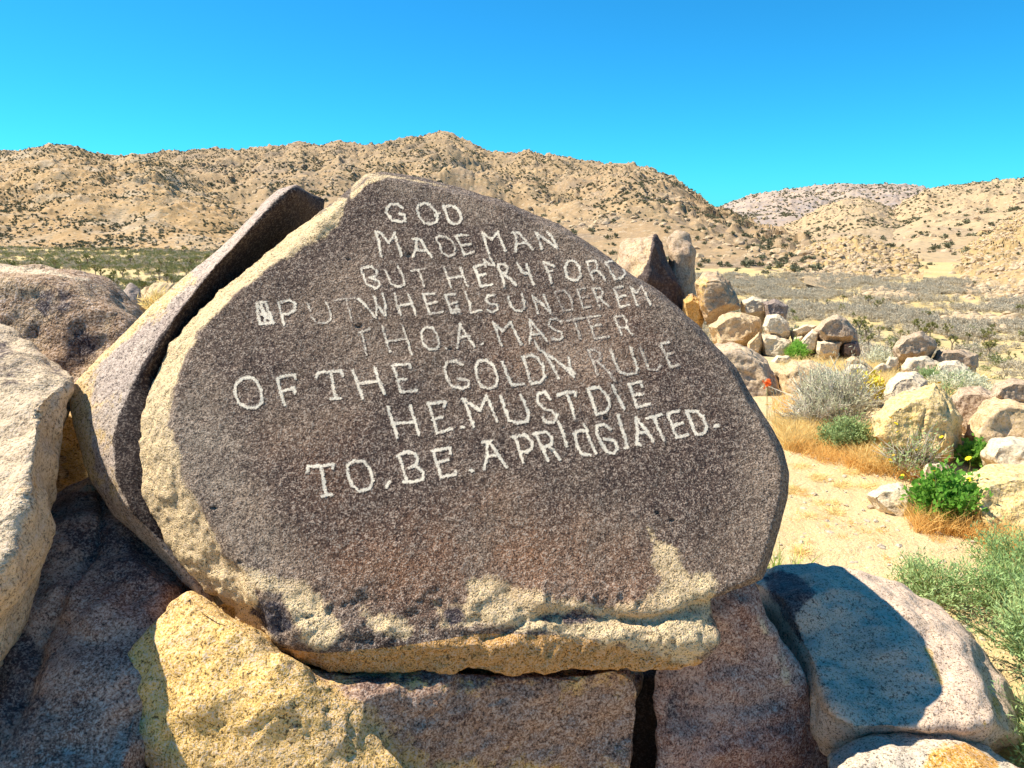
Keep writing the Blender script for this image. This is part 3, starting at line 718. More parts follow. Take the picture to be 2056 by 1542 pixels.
# ---- lettering pecked on the face
M_let = NB('pecked_letter')
_g = M_let.noise(260, 3, .8); _w = M_let.attr('wear')
_f = M_let.math('ADD', M_let.math('MULTIPLY', _w, -.42), M_let.math('MULTIPLY', _g, 1.0))
M_let.color(M_let.mix(M_let.ramp(_f, [(.24, 0.0), (.38, 1.0)]), (0.20, 0.14, 0.11), (0.80, 0.69, 0.54)))
M_let.bump(M_let.noise(200, 3, .8, off=3), .7, .004)
M_let = M_let.m
ZO = {1: (450, 330), 2: (950, 380), 3: (450, 700), 4: (950, 680)}; ZS = 600 / 2056
LET = [
 (1, 'G', 1, [[(1225,300),(1195,275),(1150,272),(1120,300),(1118,330),(1135,360),(1160,385),(1200,395),(1245,392),(1240,350),(1205,340)]]),
 (1, 'O', 1, [[(1370,268),(1335,285),(1328,320),(1345,360),(1375,400),(1420,412),(1460,400),(1468,350),(1445,310),(1415,275),(1370,268)],[(1450,350),(1482,335)]]),
 (1, 'D', 1, [[(1505,288),(1530,340),(1548,395),(1580,412),(1615,405),(1632,375),(1620,330),(1595,300),(1560,285),(1505,288)]]),
 (1, 'M', .9, [[(1040,462),(1062,530),(1080,635)],[(1045,460),(1085,475),(1130,540),(1155,510),(1175,470)],[(1175,470),(1195,550),(1220,630)]]),
 (1, 'A', .9, [[(1300,635),(1320,580),(1325,510)],[(1300,512),(1345,515),(1380,570),(1430,640)],[(1320,590),(1385,592)]]),
 (1, 'D', .7, [[(1455,510),(1480,555),(1500,610),(1545,635),(1580,620),(1590,580),(1570,530),(1530,500),(1480,492),(1455,510)]]),
 (1, 'E', .8, [[(1590,495),(1625,550),(1650,620)],[(1600,490),(1680,488)],[(1630,560),(1690,550)],[(1650,625),(1720,600)]]),
 (2, 'M', .9, [[(65,300),(85,370),(108,440)],[(65,300),(130,345),(165,295)],[(165,295),(195,360),(220,425)]]),
 (2, 'A', .9, [[(290,430),(300,360),(290,300)],[(270,300),(310,295),(360,350),(410,415)],[(300,375),(360,370)]]),
 (2, 'N', .9, [[(430,295),(455,350),(470,410)],[(430,295),(490,340),(575,405)],[(510,290),(545,340),(575,405)]]),
 (2, 'N', .8, [[(72,485),(88,535)],[(72,485),(108,515),(148,525)],[(112,462),(148,525)]]),
 (1, 'B', .85, [[(945,715),(960,770),(985,830),(1040,850)],[(945,715),(1010,705),(1050,730),(1050,770),(1000,780)],[(1000,780),(1060,800),(1075,830),(1040,855)]]),
 (1, 'U', .7, [[(1100,720),(1130,780),(1150,825),(1200,845),(1240,830),(1235,780),(1195,705)]]),
 (1, 'T', .6, [[(1285,735),(1380,718)],[(1335,730),(1355,780),(1375,840)]]),
 (1, 'H', .8, [[(1515,705),(1540,780),(1565,850)],[(1625,710),(1650,780),(1675,840)],[(1540,785),(1640,770)]]),
 (1, 'E', 1, [[(1720,705),(1745,770),(1765,840)],[(1720,705),(1790,690)],[(1745,770),(1800,755)],[(1765,842),(1845,825)]]),
 (1, 'R', .9, [[(1880,690),(1905,760),(1930,835)],[(1880,690),(1930,685),(1950,710),(1940,745),(1905,755)],[(1920,755),(1965,790),(2005,830)]]),
 (2, 'Y', .9, [[(300,505),(335,570),(372,580)],[(365,520),(390,590),(415,655)]]),
 (2, 'F', .8, [[(485,500),(515,570),(540,645)],[(485,500),(555,530)],[(505,570),(540,562)]]),
 (2, 'O', .9, [[(650,495),(630,540),(640,600),(680,630),(720,625),(740,590),(725,530),(695,495),(650,495)]]),
 (2, 'R', .8, [[(780,500),(800,560),(825,620)],[(780,500),(835,490),(855,520),(850,555),(815,570)],[(850,555),(890,600),(905,625)]]),
 (2, 'D', .8, [[(910,505),(945,560),(975,620),(1020,610),(1045,580),(1025,520),(985,490),(910,505)]]),
 (1, 'S', .95, [[(225,955),(232,1030),(245,1100)],[(250,950),(275,1030),(290,1100)],[(290,960),(310,1020),(340,1092)],[(225,960),(330,1080)],[(245,1100),(350,1088)],[(225,955),(290,945)],[(240,1020),(300,1060)]]),
 (1, 'P', .9, [[(375,950),(395,1030),(410,1105)],[(380,950),(450,935),(490,960),(485,1005),(440,1030),(395,1030)]]),
 (1, 'U', .6, [[(575,955),(592,1010)],[(600,1050),(640,1090),(700,1095),(735,1060),(725,1000),(700,950)]]),
 (1, 'T', .55, [[(755,935),(900,918)],[(840,930),(860,1000),(880,1080)]]),
 (1, 'W', .85, [[(920,925),(985,985),(1045,1055),(1050,970),(1030,905)],[(1050,970),(1110,1040),(1110,960),(1090,890)]]),
 (1, 'H', .8, [[(1175,890),(1190,960),(1215,1040)],[(1265,890),(1290,960),(1320,1040)],[(1190,975),(1295,960)]]),
 (1, 'E', .8, [[(1370,895),(1390,960),(1415,1030)],[(1370,895),(1445,890)],[(1395,965),(1460,945)],[(1415,1030),(1500,1015)]]),
 (1, 'E', .8, [[(1520,905),(1545,960),(1565,1020)],[(1520,900),(1590,895)],[(1545,965),(1600,950)],[(1565,1025),(1630,1010)],[(1570,1000),(1620,1000)],[(1600,975),(1622,1020)]]),
 (1, 'L', .8, [[(1660,880),(1685,950),(1700,1020),(1770,1005)]]),
 (1, 'S', .8, [[(1860,900),(1810,905),(1800,940),(1830,960),(1875,965),(1880,1000),(1840,1018),(1815,1005)]]),
 (2, 'U', .8, [[(240,745),(255,800),(290,835),(335,840),(355,810),(345,760),(335,725)]]),
 (2, 'N', .75, [[(405,730),(430,790),(445,855)],[(405,730),(470,790),(535,855)],[(485,730),(510,790),(535,855)]]),
 (2, 'D', .5, [[(560,705),(590,770),(620,835),(680,830)],[(560,705),(620,695),(660,730),(680,780),(680,830)]]),
 (2, 'E', .6, [[(715,690),(735,750),(755,815)],[(715,690),(770,680)],[(735,750),(785,740)],[(755,820),(805,805)]]),
 (2, 'R', .6, [[(820,685),(845,740),(870,810)],[(820,685),(870,680),(890,710),(880,740),(845,750)],[(870,750),(900,780),(935,805)]]),
 (2, 'E', .75, [[(970,680),(990,740),(1010,810)],[(970,680),(1030,670)],[(990,745),(1050,730)],[(1010,812),(1075,795)]]),
 (2, 'M', .75, [[(1080,670),(1105,740),(1130,800)],[(1080,670),(1120,715),(1160,665)],[(1160,665),(1190,730),(1220,795)]]),
 (1, 'T', .65, [[(925,1160),(1000,1135)],[(950,1150),(960,1220),(980,1310)]]),
 (1, 'H', .7, [[(1090,1115),(1110,1200),(1140,1290)],[(1230,1115),(1255,1200),(1290,1310)],[(1110,1220),(1255,1200)]]),
 (1, 'O', .8, [[(1385,1120),(1355,1160),(1370,1240),(1410,1275),(1460,1270),(1480,1240),(1465,1170),(1435,1125),(1385,1120)],[(1525,1265)]]),
 (1, 'A', .8, [[(1605,1260),(1615,1180),(1620,1100)],[(1620,1100),(1660,1160),(1720,1255)],[(1615,1190),(1690,1180)],[(1770,1238),(1782,1232)]]),
 (2, 'M', .8, [[(135,910),(165,990),(195,1075)],[(135,910),(200,980),(255,915)],[(255,915),(290,990),(330,1070)]]),
 (2, 'A', .8, [[(385,1060),(400,980),(385,900)],[(385,900),(440,960),(510,1045)],[(395,1000),(465,995)]]),
 (2, 'S', .6, [[(610,920),(570,890),(525,900),(520,940),(560,970),(605,985),(615,1020),(590,1040),(540,1030)]]),
 (2, 'T', .55, [[(640,905),(760,885)],[(690,895),(715,960),(735,1030)]]),
 (2, 'E', .6, [[(785,880),(810,950),(835,1025)],[(785,880),(870,870)],[(810,950),(880,930)],[(835,1028),(930,1015)]]),
 (2, 'R', .65, [[(970,880),(995,940),(1020,1000)],[(970,880),(1030,870),(1055,910),(1060,950),(1000,955)],[(1050,950),(1095,1000)]]),
 (3, 'O', 1, [[(130,205),(85,240),(75,310),(100,370),(150,405),(220,405),(262,370),(255,290),(225,225),(180,200),(130,205)]]),
 (3, 'F', .9, [[(365,205),(385,290),(415,385)],[(365,205),(430,185),(485,180),(490,210)],[(380,300),(480,270),(485,310)]]),
 (3, 'T', .95, [[(635,195),(650,165),(720,158),(800,155),(820,185)],[(735,165),(750,250),(765,335)],[(735,345),(800,340)]]),
 (3, 'H', .95, [[(885,150),(920,240),(950,345)],[(1035,130),(1065,220),(1100,310)],[(915,240),(1060,225)]]),
 (3, 'E', .85, [[(1160,115),(1190,200),(1215,300)],[(1155,115),(1280,105),(1280,130)],[(1190,215),(1255,210)],[(1215,300),(1320,290)]]),
 (3, 'G', .8, [[(1640,110),(1590,85),(1530,95),(1515,140),(1535,210),(1570,260),(1630,278),(1680,260),(1685,220),(1610,205)]]),
 (3, 'O', .85, [[(1800,80),(1750,85),(1730,130),(1740,200),(1770,260),(1830,275),(1875,250),(1880,190),(1855,120),(1800,80)]]),
 (4, 'L', .85, [[(200,160),(225,230),(265,320),(350,310)]]),
 (4, 'D', .85, [[(340,125),(370,210),(400,310),(460,300),(490,260),(480,190),(440,130),(400,115),(340,125)]]),
 (4, 'N', .8, [[(500,110),(545,190),(590,275)],[(500,110),(560,140),(680,240)],[(655,130),(665,180),(690,260)],[(500,110),(455,75),(425,20)],[(650,200),(700,240)],[(660,230),(690,262)]]),
 (4, 'R', .55, [[(790,80),(825,160),(855,250)],[(790,80),(840,75),(870,100),(875,140),(830,165)],[(860,160),(920,220),(975,290)]]),
 (4, 'U', .8, [[(945,80),(975,160),(1010,230),(1060,245),(1120,235),(1130,200),(1110,140),(1080,60)]]),
 (4, 'L', .6, [[(1150,60),(1180,140),(1205,210),(1270,212),(1287,180)]]),
 (4, 'E', .65, [[(1285,45),(1325,110),(1355,195)],[(1285,38),(1340,28)],[(1320,110),(1370,100)],[(1355,195),(1415,180)]]),
 (3, 'H', 1, [[(1125,400),(1155,500),(1190,610)],[(1280,395),(1310,490),(1340,590)],[(1155,515),(1310,505)]]),
 (3, 'E', .95, [[(1405,375),(1440,480),(1465,580)],[(1400,380),(1520,365),(1515,400)],[(1430,490),(1500,470)],[(1465,580),(1570,550)]]),
 (3, '.', 1, [[(1636,540),(1646,540)]]),
 (3, 'M', .95, [[(1640,340),(1680,430),(1715,535)],[(1640,340),(1760,430),(1805,320)],[(1805,320),(1840,410),(1880,500)]]),
 (4, 'U', 1, [[(190,395),(215,480),(250,565),(310,580),(370,570),(380,520),(355,450),(325,385)]]),
 (4, 'S', .95, [[(530,415),(490,370),(445,380),(440,430),(480,475),(540,495),(575,530),(560,575),(500,575),(480,545)]]),
 (4, 'T', .95, [[(580,390),(640,370),(705,365),(700,395)],[(645,380),(670,450),(700,550)]]),
 (4, 'D', .95, [[(785,345),(820,430),(850,520),(910,505),(940,460),(920,390),(870,335),(785,345)]]),
 (4, 'I', .9, [[(955,320),(990,390),(1040,490)]]),
 (4, 'E', .9, [[(1070,315),(1100,390),(1125,470)],[(1065,315),(1155,295),(1160,330)],[(1100,390),(1160,380)],[(1125,470),(1215,450)]]),
 (3, 'T', 1, [[(570,850),(575,810),(650,810),(750,795),(745,825)],[(670,810),(680,900),(700,1010)],[(670,1015),(740,1005)]]),
 (3, 'O', 1, [[(900,770),(850,800),(850,860),(880,940),(930,980),(1000,965),(1025,910),(1005,830),(960,775),(900,770)]]),
 (3, ',', .9, [[(1138,915),(1118,950)]]),
 (3, 'B', 1, [[(1200,735),(1230,820),(1255,910)],[(1190,740),(1250,710),(1310,720),(1330,760),(1320,800),(1270,820)],[(1320,810),(1370,850),(1370,900),(1310,915),(1235,920)]]),
 (3, 'E', .95, [[(1435,700),(1465,790),(1490,880)],[(1430,705),(1555,685),(1555,720)],[(1465,785),(1540,765)],[(1490,885),(1595,865),(1590,840)]]),
 (3, '.', 1, [[(1694,840),(1706,840)]]),
 (4, 'A', 1, [[(75,895),(100,800),(95,710)],[(65,712),(130,700)],[(110,705),(165,790),(230,885)],[(90,810),(180,800)]]),
 (4, 'P', 1, [[(285,670),(315,760),(345,850)],[(270,675),(350,665),(400,700),(410,750),(370,780),(325,775)]]),
 (4, 'R', 1, [[(430,650),(470,740),(515,840)],[(415,655),(500,640),(540,680),(540,730),(480,750)],[(520,740),(560,780),(595,830)]]),
 (4, 'I', 1, [[(585,570),(620,660),(645,740)]]),
 (4, 'C', 1, [[(700,655),(715,735),(750,795),(805,800)],[(765,590),(800,690),(845,790)],[(690,652),(745,630)],[(745,630),(790,640)]]),
 (4, 'G', 1, [[(945,620),(900,590),(850,600),(850,650),(880,720),(920,780),(970,790),(995,750),(970,700),(900,690)]]),
 (4, 'I', 1, [[(995,530),(1030,640),(1065,750),(1042,752)]]),
 (4, 'A', 1, [[(1150,730),(1125,730),(1130,640),(1120,545)],[(1120,545),(1180,620),(1240,705)],[(1130,650),(1200,640)]]),
 (4, 'T', 1, [[(1195,548),(1300,520)],[(1240,540),(1275,620),(1310,695)]]),
 (4, 'E', 1, [[(1340,520),(1370,600),(1400,680)],[(1340,515),(1415,495)],[(1370,600),(1440,580)],[(1400,680),(1480,660)]]),
 (4, 'D', 1, [[(1465,500),(1500,580),(1530,660),(1590,650),(1605,600),(1580,540),(1540,500),(1465,500)]]),
 (4, '.', 1, [[(1662,602),(1680,598)]]),
]
sv_ = get_co(slab_me) + np.array(slab_loc)
pol = np.empty(len(slab_me.polygons) * 4, np.int32)
tree = BVHTree.FromPolygons([Vector(v) for v in sv_], [tuple(p_.vertices) for p_ in slab_me.polygons])
CO = Vector((0, 0, CAMZ))
for li, (z, ch, st, strokes) in enumerate(LET):
    ox, oy = ZO[z]
    SS = [[(ox + a * ZS, oy + b * ZS) for a, b in s_] for s_ in strokes]
    # close corners a little rounded: sample grid
    xs = [q[0] for s_ in SS for q in s_]; ys = [q[1] for s_ in SS for q in s_]
    g = 1.5; pad = 8
    X = np.arange(min(xs) - pad, max(xs) + pad, g); Y = np.arange(min(ys) - pad, max(ys) + pad, g)
    XX, YY = np.meshgrid(X, Y); sh = XX.shape
    XX = XX + rng.uniform(-.35, .35, sh) * g; YY = YY + rng.uniform(-.35, .35, sh) * g
    wob = n2(XX.ravel(), YY.ravel(), 7, 200 + li, 2).reshape(sh); wob2 = n2(XX.ravel(), YY.ravel(), 2.2, 400 + li, 2).reshape(sh)
    XD = XX + wob * 1.6; YD = YY + wob * -1.3
    d = np.min([line_d(XD, YD, s_) for s_ in SS], axis=0)
    hw = (3.7 if z < 3 else 4.2) if ch not in '.,' else 4.8
    lim = hw * (.80 + .30 * st * .5) + wob2 * 3.0
    ins = d < lim
    V = []; Wv = []; idx = -np.ones(sh, int); Fc = []
    cen = ins[:-1, :-1].astype(int) + ins[1:, :-1] + ins[:-1, 1:] + ins[1:, 1:] >= 3
    need = np.zeros(sh, bool)
    need[:-1, :-1] |= cen; need[1:, :-1] |= cen; need[:-1, 1:] |= cen; need[1:, 1:] |= cen
    for a, b in zip(*np.nonzero(need)):
        h = tree.ray_cast(CO, ray(XX[a, b], YY[a, b]))
        if h[0] is None: continue
        idx[a, b] = len(V); V.append(h[0] + h[1] * .0011)
        Wv.append(float(np.clip((1.05 - st) * .66 + .46 * d[a, b] / hw + .22 * wob[a, b] + .05, 0, 1.2)))
    for a, b in zip(*np.nonzero(cen)):
        q = (idx[a, b], idx[a + 1, b], idx[a + 1, b + 1], idx[a, b + 1])
        if min(q) >= 0: Fc.append(q)
    if not Fc: continue
    V = np.array([v[:] for v in V]) - np.array(slab_loc)
    me = new_mesh('letter', V, np.array(Fc)); set_attr(me, 'wear', Wv)
    me.flip_normals() if me.polygons[0].normal.dot(FACE.n) < 0 else None
    link('letter', me, M_let, slab)

# ---- generic boulder from outline
ROCKS = []
def boulder(name, label, outline, d, mat, thick=.6, voxel=None, tilt=.0, yaw=0.0, front=.35, fs=.62, smooth=5, amps=None, extra=(), spec=None, seed=None, cat='boulder', group=None, sink=.1, shift=(0, 0), hulls_extra=(), bs=.8, joints=2):
    """outline px at depth d (+tilt*(up)), thickness in metres"""
    seed = seed or (len(ROCKS) + 1) * 3
    xs = [p_[0] for p_ in outline]; ys = [p_[1] for p_ in outline]
    cx, cy = (min(xs) + max(xs)) / 2, (min(ys) + max(ys)) / 2
    H = (max(ys) - min(ys)); W = (max(xs) - min(xs))
    def dep(x, y): return d + tilt * (cy - y) / FPX * d + yaw * (x - cx) / FPX * d
    pts = [P(x, y, dep(x, y)) for x, y in outline]
    for x, y in outline:
        x2, y2 = cx + (x - cx) * fs + shift[0], cy + (y - cy) * fs + shift[1]
        pts.append(P(x2, y2, dep(x2, y2) - front * thick))
        x3, y3 = cx + (x - cx) * bs, cy + (y - cy) * bs
        pts.append(P(x3, y3, dep(x3, y3) + (1 - front) * thick))
    for x, y, dd in extra: pts.append(P(x, y, d + dd))
    if sink:
        lo = sorted(outline, key=lambda q: -q[1])[:3]
        for x, y in lo:
            q = P(cx + (x - cx) * .8, y, dep(x, y) + thick * .3); pts.append(q - Vector((0, 0, sink)))
    size = max(W, H) / FPX * d
    voxel = voxel or max(size / 70, .006)
    am = amps or ((size * .30, size * .06), (size * .09, size * .018), (size * .03, size * .004))
    hulls = [pts] + [[P(*q) for q in h] for h in hulls_extra]
    me = rock_from_hulls(name, hulls, voxel, smooth, am, seed, joints=joints)
    if spec: masks(me, spec)
    loc = recenter(me); o = link(name, me, mat, None, loc)
    tag(o, label, cat, group); ROCKS.append(o)
    return o

# left split slab
SP = Plane(F(300, 850, .14), (-0.25, -0.80, 0.54))
def G(px, py, off=0): return FACE.hit(px, py, off)
ridge = [(588, 378, .10), (560, 396, .10), (535, 422, .10), (500, 460, .10), (470, 494, .11), (446, 518, .11), (412, 557, .12), (374, 603, .13), (340, 648, .14), (311, 690, .14), (285, 735, .15), (262, 785, .15), (238, 835, .14), (227, 880, .13), (232, 960, .13), (264, 1030, .13), (300, 1064, .15)]
louter = [(595, 371), (560, 383), (520, 422), (470, 470), (425, 512), (392, 550), (350, 585), (311, 608), (262, 652), (225, 688), (180, 735), (150, 768), (137, 790), (140, 830), (160, 890), (180, 960), (232, 1034), (300, 1104), (370, 1172), (436, 1232)]
rin = [(655, 400), (640, 395), (650, 430), (620, 460), (600, 480), (570, 520), (550, 545), (520, 580), (500, 600), (460, 640), (400, 700), (360, 760), (330, 800), (300, 850), (290, 900), (300, 1000), (350, 1100), (440, 1200), (470, 1220)]
bck = [(600, 400), (430, 540), (300, 680), (190, 760), (170, 860), (220, 980), (330, 1100), (420, 1190)]
def hband(y0, y1):
    h = [G(x, y, o) for x, y, o in ridge if y0 <= y <= y1] + [G(x, y, .26) for x, y in louter if y0 <= y <= y1]
    h += [G(x, y, .46) for x, y in rin if y0 <= y <= y1] + [G(x, y, .52) for x, y in bck if y0 <= y <= y1]
    return h
hs = [hband(370, 560), hband(500, 700), hband(600, 840), hband(700, 1240)]
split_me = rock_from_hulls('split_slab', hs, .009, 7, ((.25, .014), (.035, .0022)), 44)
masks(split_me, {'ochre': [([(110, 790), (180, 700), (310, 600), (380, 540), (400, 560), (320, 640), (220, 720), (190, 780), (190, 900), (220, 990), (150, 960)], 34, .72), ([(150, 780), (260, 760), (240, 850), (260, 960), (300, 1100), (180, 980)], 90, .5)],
                 'dark': [([(586, 376), (600, 368), (665, 388), (670, 420), (500, 620), (350, 780), (300, 860), (300, 960), (340, 1080), (330, 1090), (264, 1030), (232, 960), (227, 880), (238, 835), (262, 785), (285, 735), (311, 690), (340, 648), (374, 603), (412, 557), (446, 518), (470, 494), (500, 460), (535, 422), (560, 396)], 10, 1.0)]})  # dark: shade of the right-facing side painted in near-black
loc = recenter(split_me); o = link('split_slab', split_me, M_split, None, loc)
tag(o, 'long grey split slab leaning along the left edge of the inscribed slab', 'boulder'); ROCKS.append(o)

boulder('mottled_boulder', 'large mottled brown boulder at the left edge behind the split slab', [(-260, 560), (-60, 528), (0, 533), (60, 540), (120, 549), (180, 561), (235, 585), (275, 612), (310, 650), (330, 760), (250, 900), (100, 950), (-200, 900)], 3.1, M_left, joints=0, thick=1.3, voxel=.018, tilt=.5, front=.25, fs=.85, smooth=4, sink=.4,
        spec={'dark': [([(30, 560), (150, 565), (170, 600), (120, 650), (60, 640)], 60, .6), ([(100, 660), (220, 640), (200, 740), (110, 740)], 70, .55)], 'pale': [([(-50, 525), (60, 533), (190, 558), (180, 568), (60, 550), (-50, 548)], 12, .7)]})
boulder('rough_boulder', 'pale rough boulder filling the left edge in the foreground', [(-420, 700), (-200, 610), (-60, 625), (0, 650), (45, 682), (105, 718), (150, 748), (148, 775), (135, 830), (128, 900), (125, 945), (100, 1060), (58, 1165), (0, 1275), (-120, 1420), (-420, 1400)], 2.12, M_lf, thick=.8, voxel=.011, tilt=1.0, yaw=-.35, front=.3, fs=.78, smooth=5, sink=.3,
        spec={'dark': [([(-20, 640), (60, 690), (60, 760), (0, 800), (-30, 720)], 60, .5), ([(95, 722), (150, 748), (140, 770), (100, 760)], 30, .6)], 'ochre': [([(0, 960), (110, 930), (80, 1040), (0, 1060)], 70, .45)]})
boulder('ochre_block', 'small ochre block wedged in the gap beside the split slab', [(105, 800), (165, 820), (178, 880), (180, 925), (150, 932), (105, 925)], 2.75, M_cen, thick=.4, cat='rock')
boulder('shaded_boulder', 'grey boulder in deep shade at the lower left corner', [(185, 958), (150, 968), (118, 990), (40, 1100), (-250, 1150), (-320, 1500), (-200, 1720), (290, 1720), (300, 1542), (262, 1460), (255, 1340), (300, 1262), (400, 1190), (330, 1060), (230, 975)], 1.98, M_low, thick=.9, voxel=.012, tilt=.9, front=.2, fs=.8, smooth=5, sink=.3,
        spec={'dark': [([(-50, 1250), (60, 1200), (120, 1300), (100, 1480), (0, 1560), (-50, 1500)], 120, .62), ([(120, 990), (300, 1040), (380, 1170), (300, 1200), (150, 1150), (60, 1150)], 120, .6)], 'pale': [([(125, 985), (185, 955), (230, 975), (180, 990)], 20, .8)]})  # pale: sunlight on the top edge painted into the colour
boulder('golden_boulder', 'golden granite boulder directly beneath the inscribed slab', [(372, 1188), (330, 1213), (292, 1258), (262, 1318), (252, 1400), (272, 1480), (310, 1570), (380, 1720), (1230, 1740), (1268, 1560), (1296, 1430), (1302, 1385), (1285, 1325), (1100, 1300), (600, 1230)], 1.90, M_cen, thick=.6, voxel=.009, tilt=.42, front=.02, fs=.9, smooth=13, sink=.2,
        amps=((.22, .035), (.09, .014), (.03, .005)), hulls_extra=[[(372, 1190, 1.86), (425, 1216, 1.80), (490, 1262, 1.75), (560, 1318, 1.72), (640, 1356, 1.71), (700, 1400, 1.70), (330, 1213, 1.86), (292, 1258, 1.82), (262, 1318, 1.78), (252, 1400, 1.72), (272, 1480, 1.66), (310, 1570, 1.60), (400, 1720, 1.50),
                     (430, 1300, 1.70), (420, 1400, 1.63), (560, 1400, 1.62), (480, 1540, 1.56), (650, 1500, 1.60), (760, 1542, 1.62), (900, 1640, 1.58), (900, 1740, 1.54), (560, 1700, 1.47), (400, 1200, 2.1), (400, 1500, 2.1), (900, 1600, 2.0), (600, 1340, 2.1)],
                     [(600, 1340, 1.78), (650, 1370, 1.73), (700, 1410, 1.70), (760, 1500, 1.68), (800, 1600, 1.68), (800, 1730, 1.68), (780, 1352, 1.82), (1000, 1338, 1.86), (1285, 1340, 1.90), (1300, 1400, 1.90), (1280, 1500, 1.90), (1262, 1580, 1.90), (1230, 1740, 1.90), (600, 1340, 2.2), (700, 1700, 2.1), (1280, 1340, 2.3), (1240, 1700, 2.2)]],
        
        spec={'pale': [([(590, 1340), (700, 1350), (1310, 1330), (1320, 1560), (860, 1560), (740, 1460)], 110, .78)], 'dark': [([(600, 1330), (1300, 1320), (1290, 1370), (1000, 1400), (700, 1400)], 70, .62), ([(840, 1420), (960, 1410), (1000, 1460), (900, 1480)], 80, .5), ([(540, 1440), (620, 1445), (600, 1475), (550, 1470)], 30, .5)]})  # pale paints the slab's shadow brown, first dark patch deepens it under the slab
boulder('wedge_boulder', 'violet grey wedge boulder under the right corner of the slab', [(1420, 1185), (1500, 1170), (1545, 1255), (1605, 1355), (1645, 1455), (1668, 1542), (1715, 1740), (1340, 1740), (1338, 1560), (1322, 1450), (1305, 1350), (1360, 1250)], 2.06, M_wedge, joints=0, thick=.6, voxel=.010, tilt=.30, yaw=.35, front=.05, fs=.85, smooth=4, sink=.1,
        spec={'dark': [([(1310, 1350), (1420, 1300), (1450, 1450), (1380, 1520), (1310, 1450)], 90, .5)], 'pale': [([(1480, 1180), (1505, 1180), (1600, 1360), (1660, 1530), (1640, 1530), (1560, 1360)], 30, .45)]})  # pale: sunlit ridge edge painted as a lighter stripe
boulder('gap_shade_filler', 'added near-black filler standing for shade in the gap between golden and wedge boulders', [(1240, 1290), (1350, 1290), (1380, 1500), (1380, 1700), (1230, 1700), (1220, 1500)], 2.38, M_gap, thick=.4, voxel=.015, cat='rock')  # filler added only to keep the gap dark
boulder('grey_boulder', 'rounded grey boulder half in shadow right of the slab', [(1495, 1155), (1530, 1146), (1570, 1138), (1640, 1134), (1720, 1144), (1805, 1172), (1890, 1218), (1970, 1290), (2025, 1365), (2062, 1440), (2060, 1490), (1980, 1505), (1850, 1500), (1700, 1510), (1640, 1480), (1600, 1400), (1545, 1260)], 2.35, M_right, joints=0, thick=.8, voxel=.011, tilt=1.0, front=.22, fs=.74, smooth=5, sink=.25,
        spec={'dark': [([(1565, 1140), (1600, 1150), (1640, 1190), (1600, 1230), (1610, 1290), (1560, 1220), (1530, 1160)], 22, .9)], 'ochre': [([(1850, 1290), (1870, 1300), (1900, 1370), (1890, 1390), (1860, 1330)], 18, .75), ([(1985, 1390), (2005, 1400), (2015, 1450), (2000, 1450)], 14, .7), ([(1965, 1440), (1985, 1450), (1980, 1470)], 12, .7)]})
boulder('lichen_boulder', 'boulder with orange lichen patch in the bottom right corner', [(1655, 1515), (1700, 1492), (1760, 1476), (1850, 1467), (1940, 1474), (2000, 1503), (2060, 1545), (2160, 1680), (2150, 1850), (1660, 1850)], 1.78, M_lich, thick=.6, voxel=.010, tilt=1.0, front=.2, fs=.8, smooth=5, sink=.2,
        spec={'ochre': [([(1870, 1500), (1940, 1490), (2010, 1530), (1990, 1600), (1880, 1600), (1850, 1550)], 40, .9)]})

# ---- middle distance boulders (px outline, base pixel decides the distance)
def rm(name, a, b, **k): 
    k = {**dict(grain=60, big=1.8, mid=5, bump=.7, bdist=.012, gcon=.55), **k}
    return rock_mat(name, a, b, **k)
M_tan = rm('tan_granite', (0.60, 0.42, 0.22), (0.50, 0.35, 0.19))
M_whi = rm('whitish_granite', (0.68, 0.55, 0.37), (0.58, 0.44, 0.27))
M_brn = rm('brown_stained_granite', (0.38, 0.24, 0.13), (0.50, 0.36, 0.22), och=(0.55, 0.33, 0.10))
M_pur = rm('purplish_granite', (0.40, 0.285, 0.185), (0.56, 0.41, 0.25))
M_dkb = rm('dark_banded_granite', (0.24, 0.18, 0.15), (0.36, 0.28, 0.22))
M_yel = rm('yellow_granite', (0.72, 0.50, 0.20), (0.64, 0.46, 0.21), midbump=1.0, bdist=.018)
M_pil = rm('pillar_granite', (0.54, 0.38, 0.22), (0.40, 0.27, 0.17), dark=(0.06, 0.04, 0.035), grain=25, big=1.0, mid=3, bdist=.03)

M_pil2 = rm('column_granite', (0.48, 0.34, 0.21), (0.36, 0.25, 0.17), grain=25, big=1.2, mid=3, bdist=.03)
pil_shade = {'dark': [([(1312, 465), (1325, 470), (1345, 520), (1375, 580), (1400, 660), (1300, 620), (1272, 565), (1290, 545), (1302, 520)], 8, 1.0)]}  # shade on the pillar's right face, painted as near-black colour
boulder('split_pillar', 'broad pale pillar with its right-face shade painted near-black above the slab rim', [(1237, 492), (1250, 476), (1290, 466), (1318, 469), (1332, 498), (1350, 540), (1370, 590), (1392, 645), (1400, 720), (1240, 720), (1230, 600)], 17, M_pil, thick=2.2, tilt=.2, yaw=.0, front=.35, fs=.8, smooth=1, sink=.6, spec=pil_shade, extra=[(1300, 560, -1.3), (1310, 640, -1.4), (1316, 480, -.9)])
boulder('column_rock', 'slim upright rock column right of the split pillar', [(1341, 484), (1352, 467), (1366, 463), (1382, 470), (1388, 510), (1398, 545), (1404, 600), (1405, 720), (1370, 720), (1368, 580), (1350, 530)], 17.6, M_pil2, thick=1.2, tilt=.1, smooth=2, sink=.6)
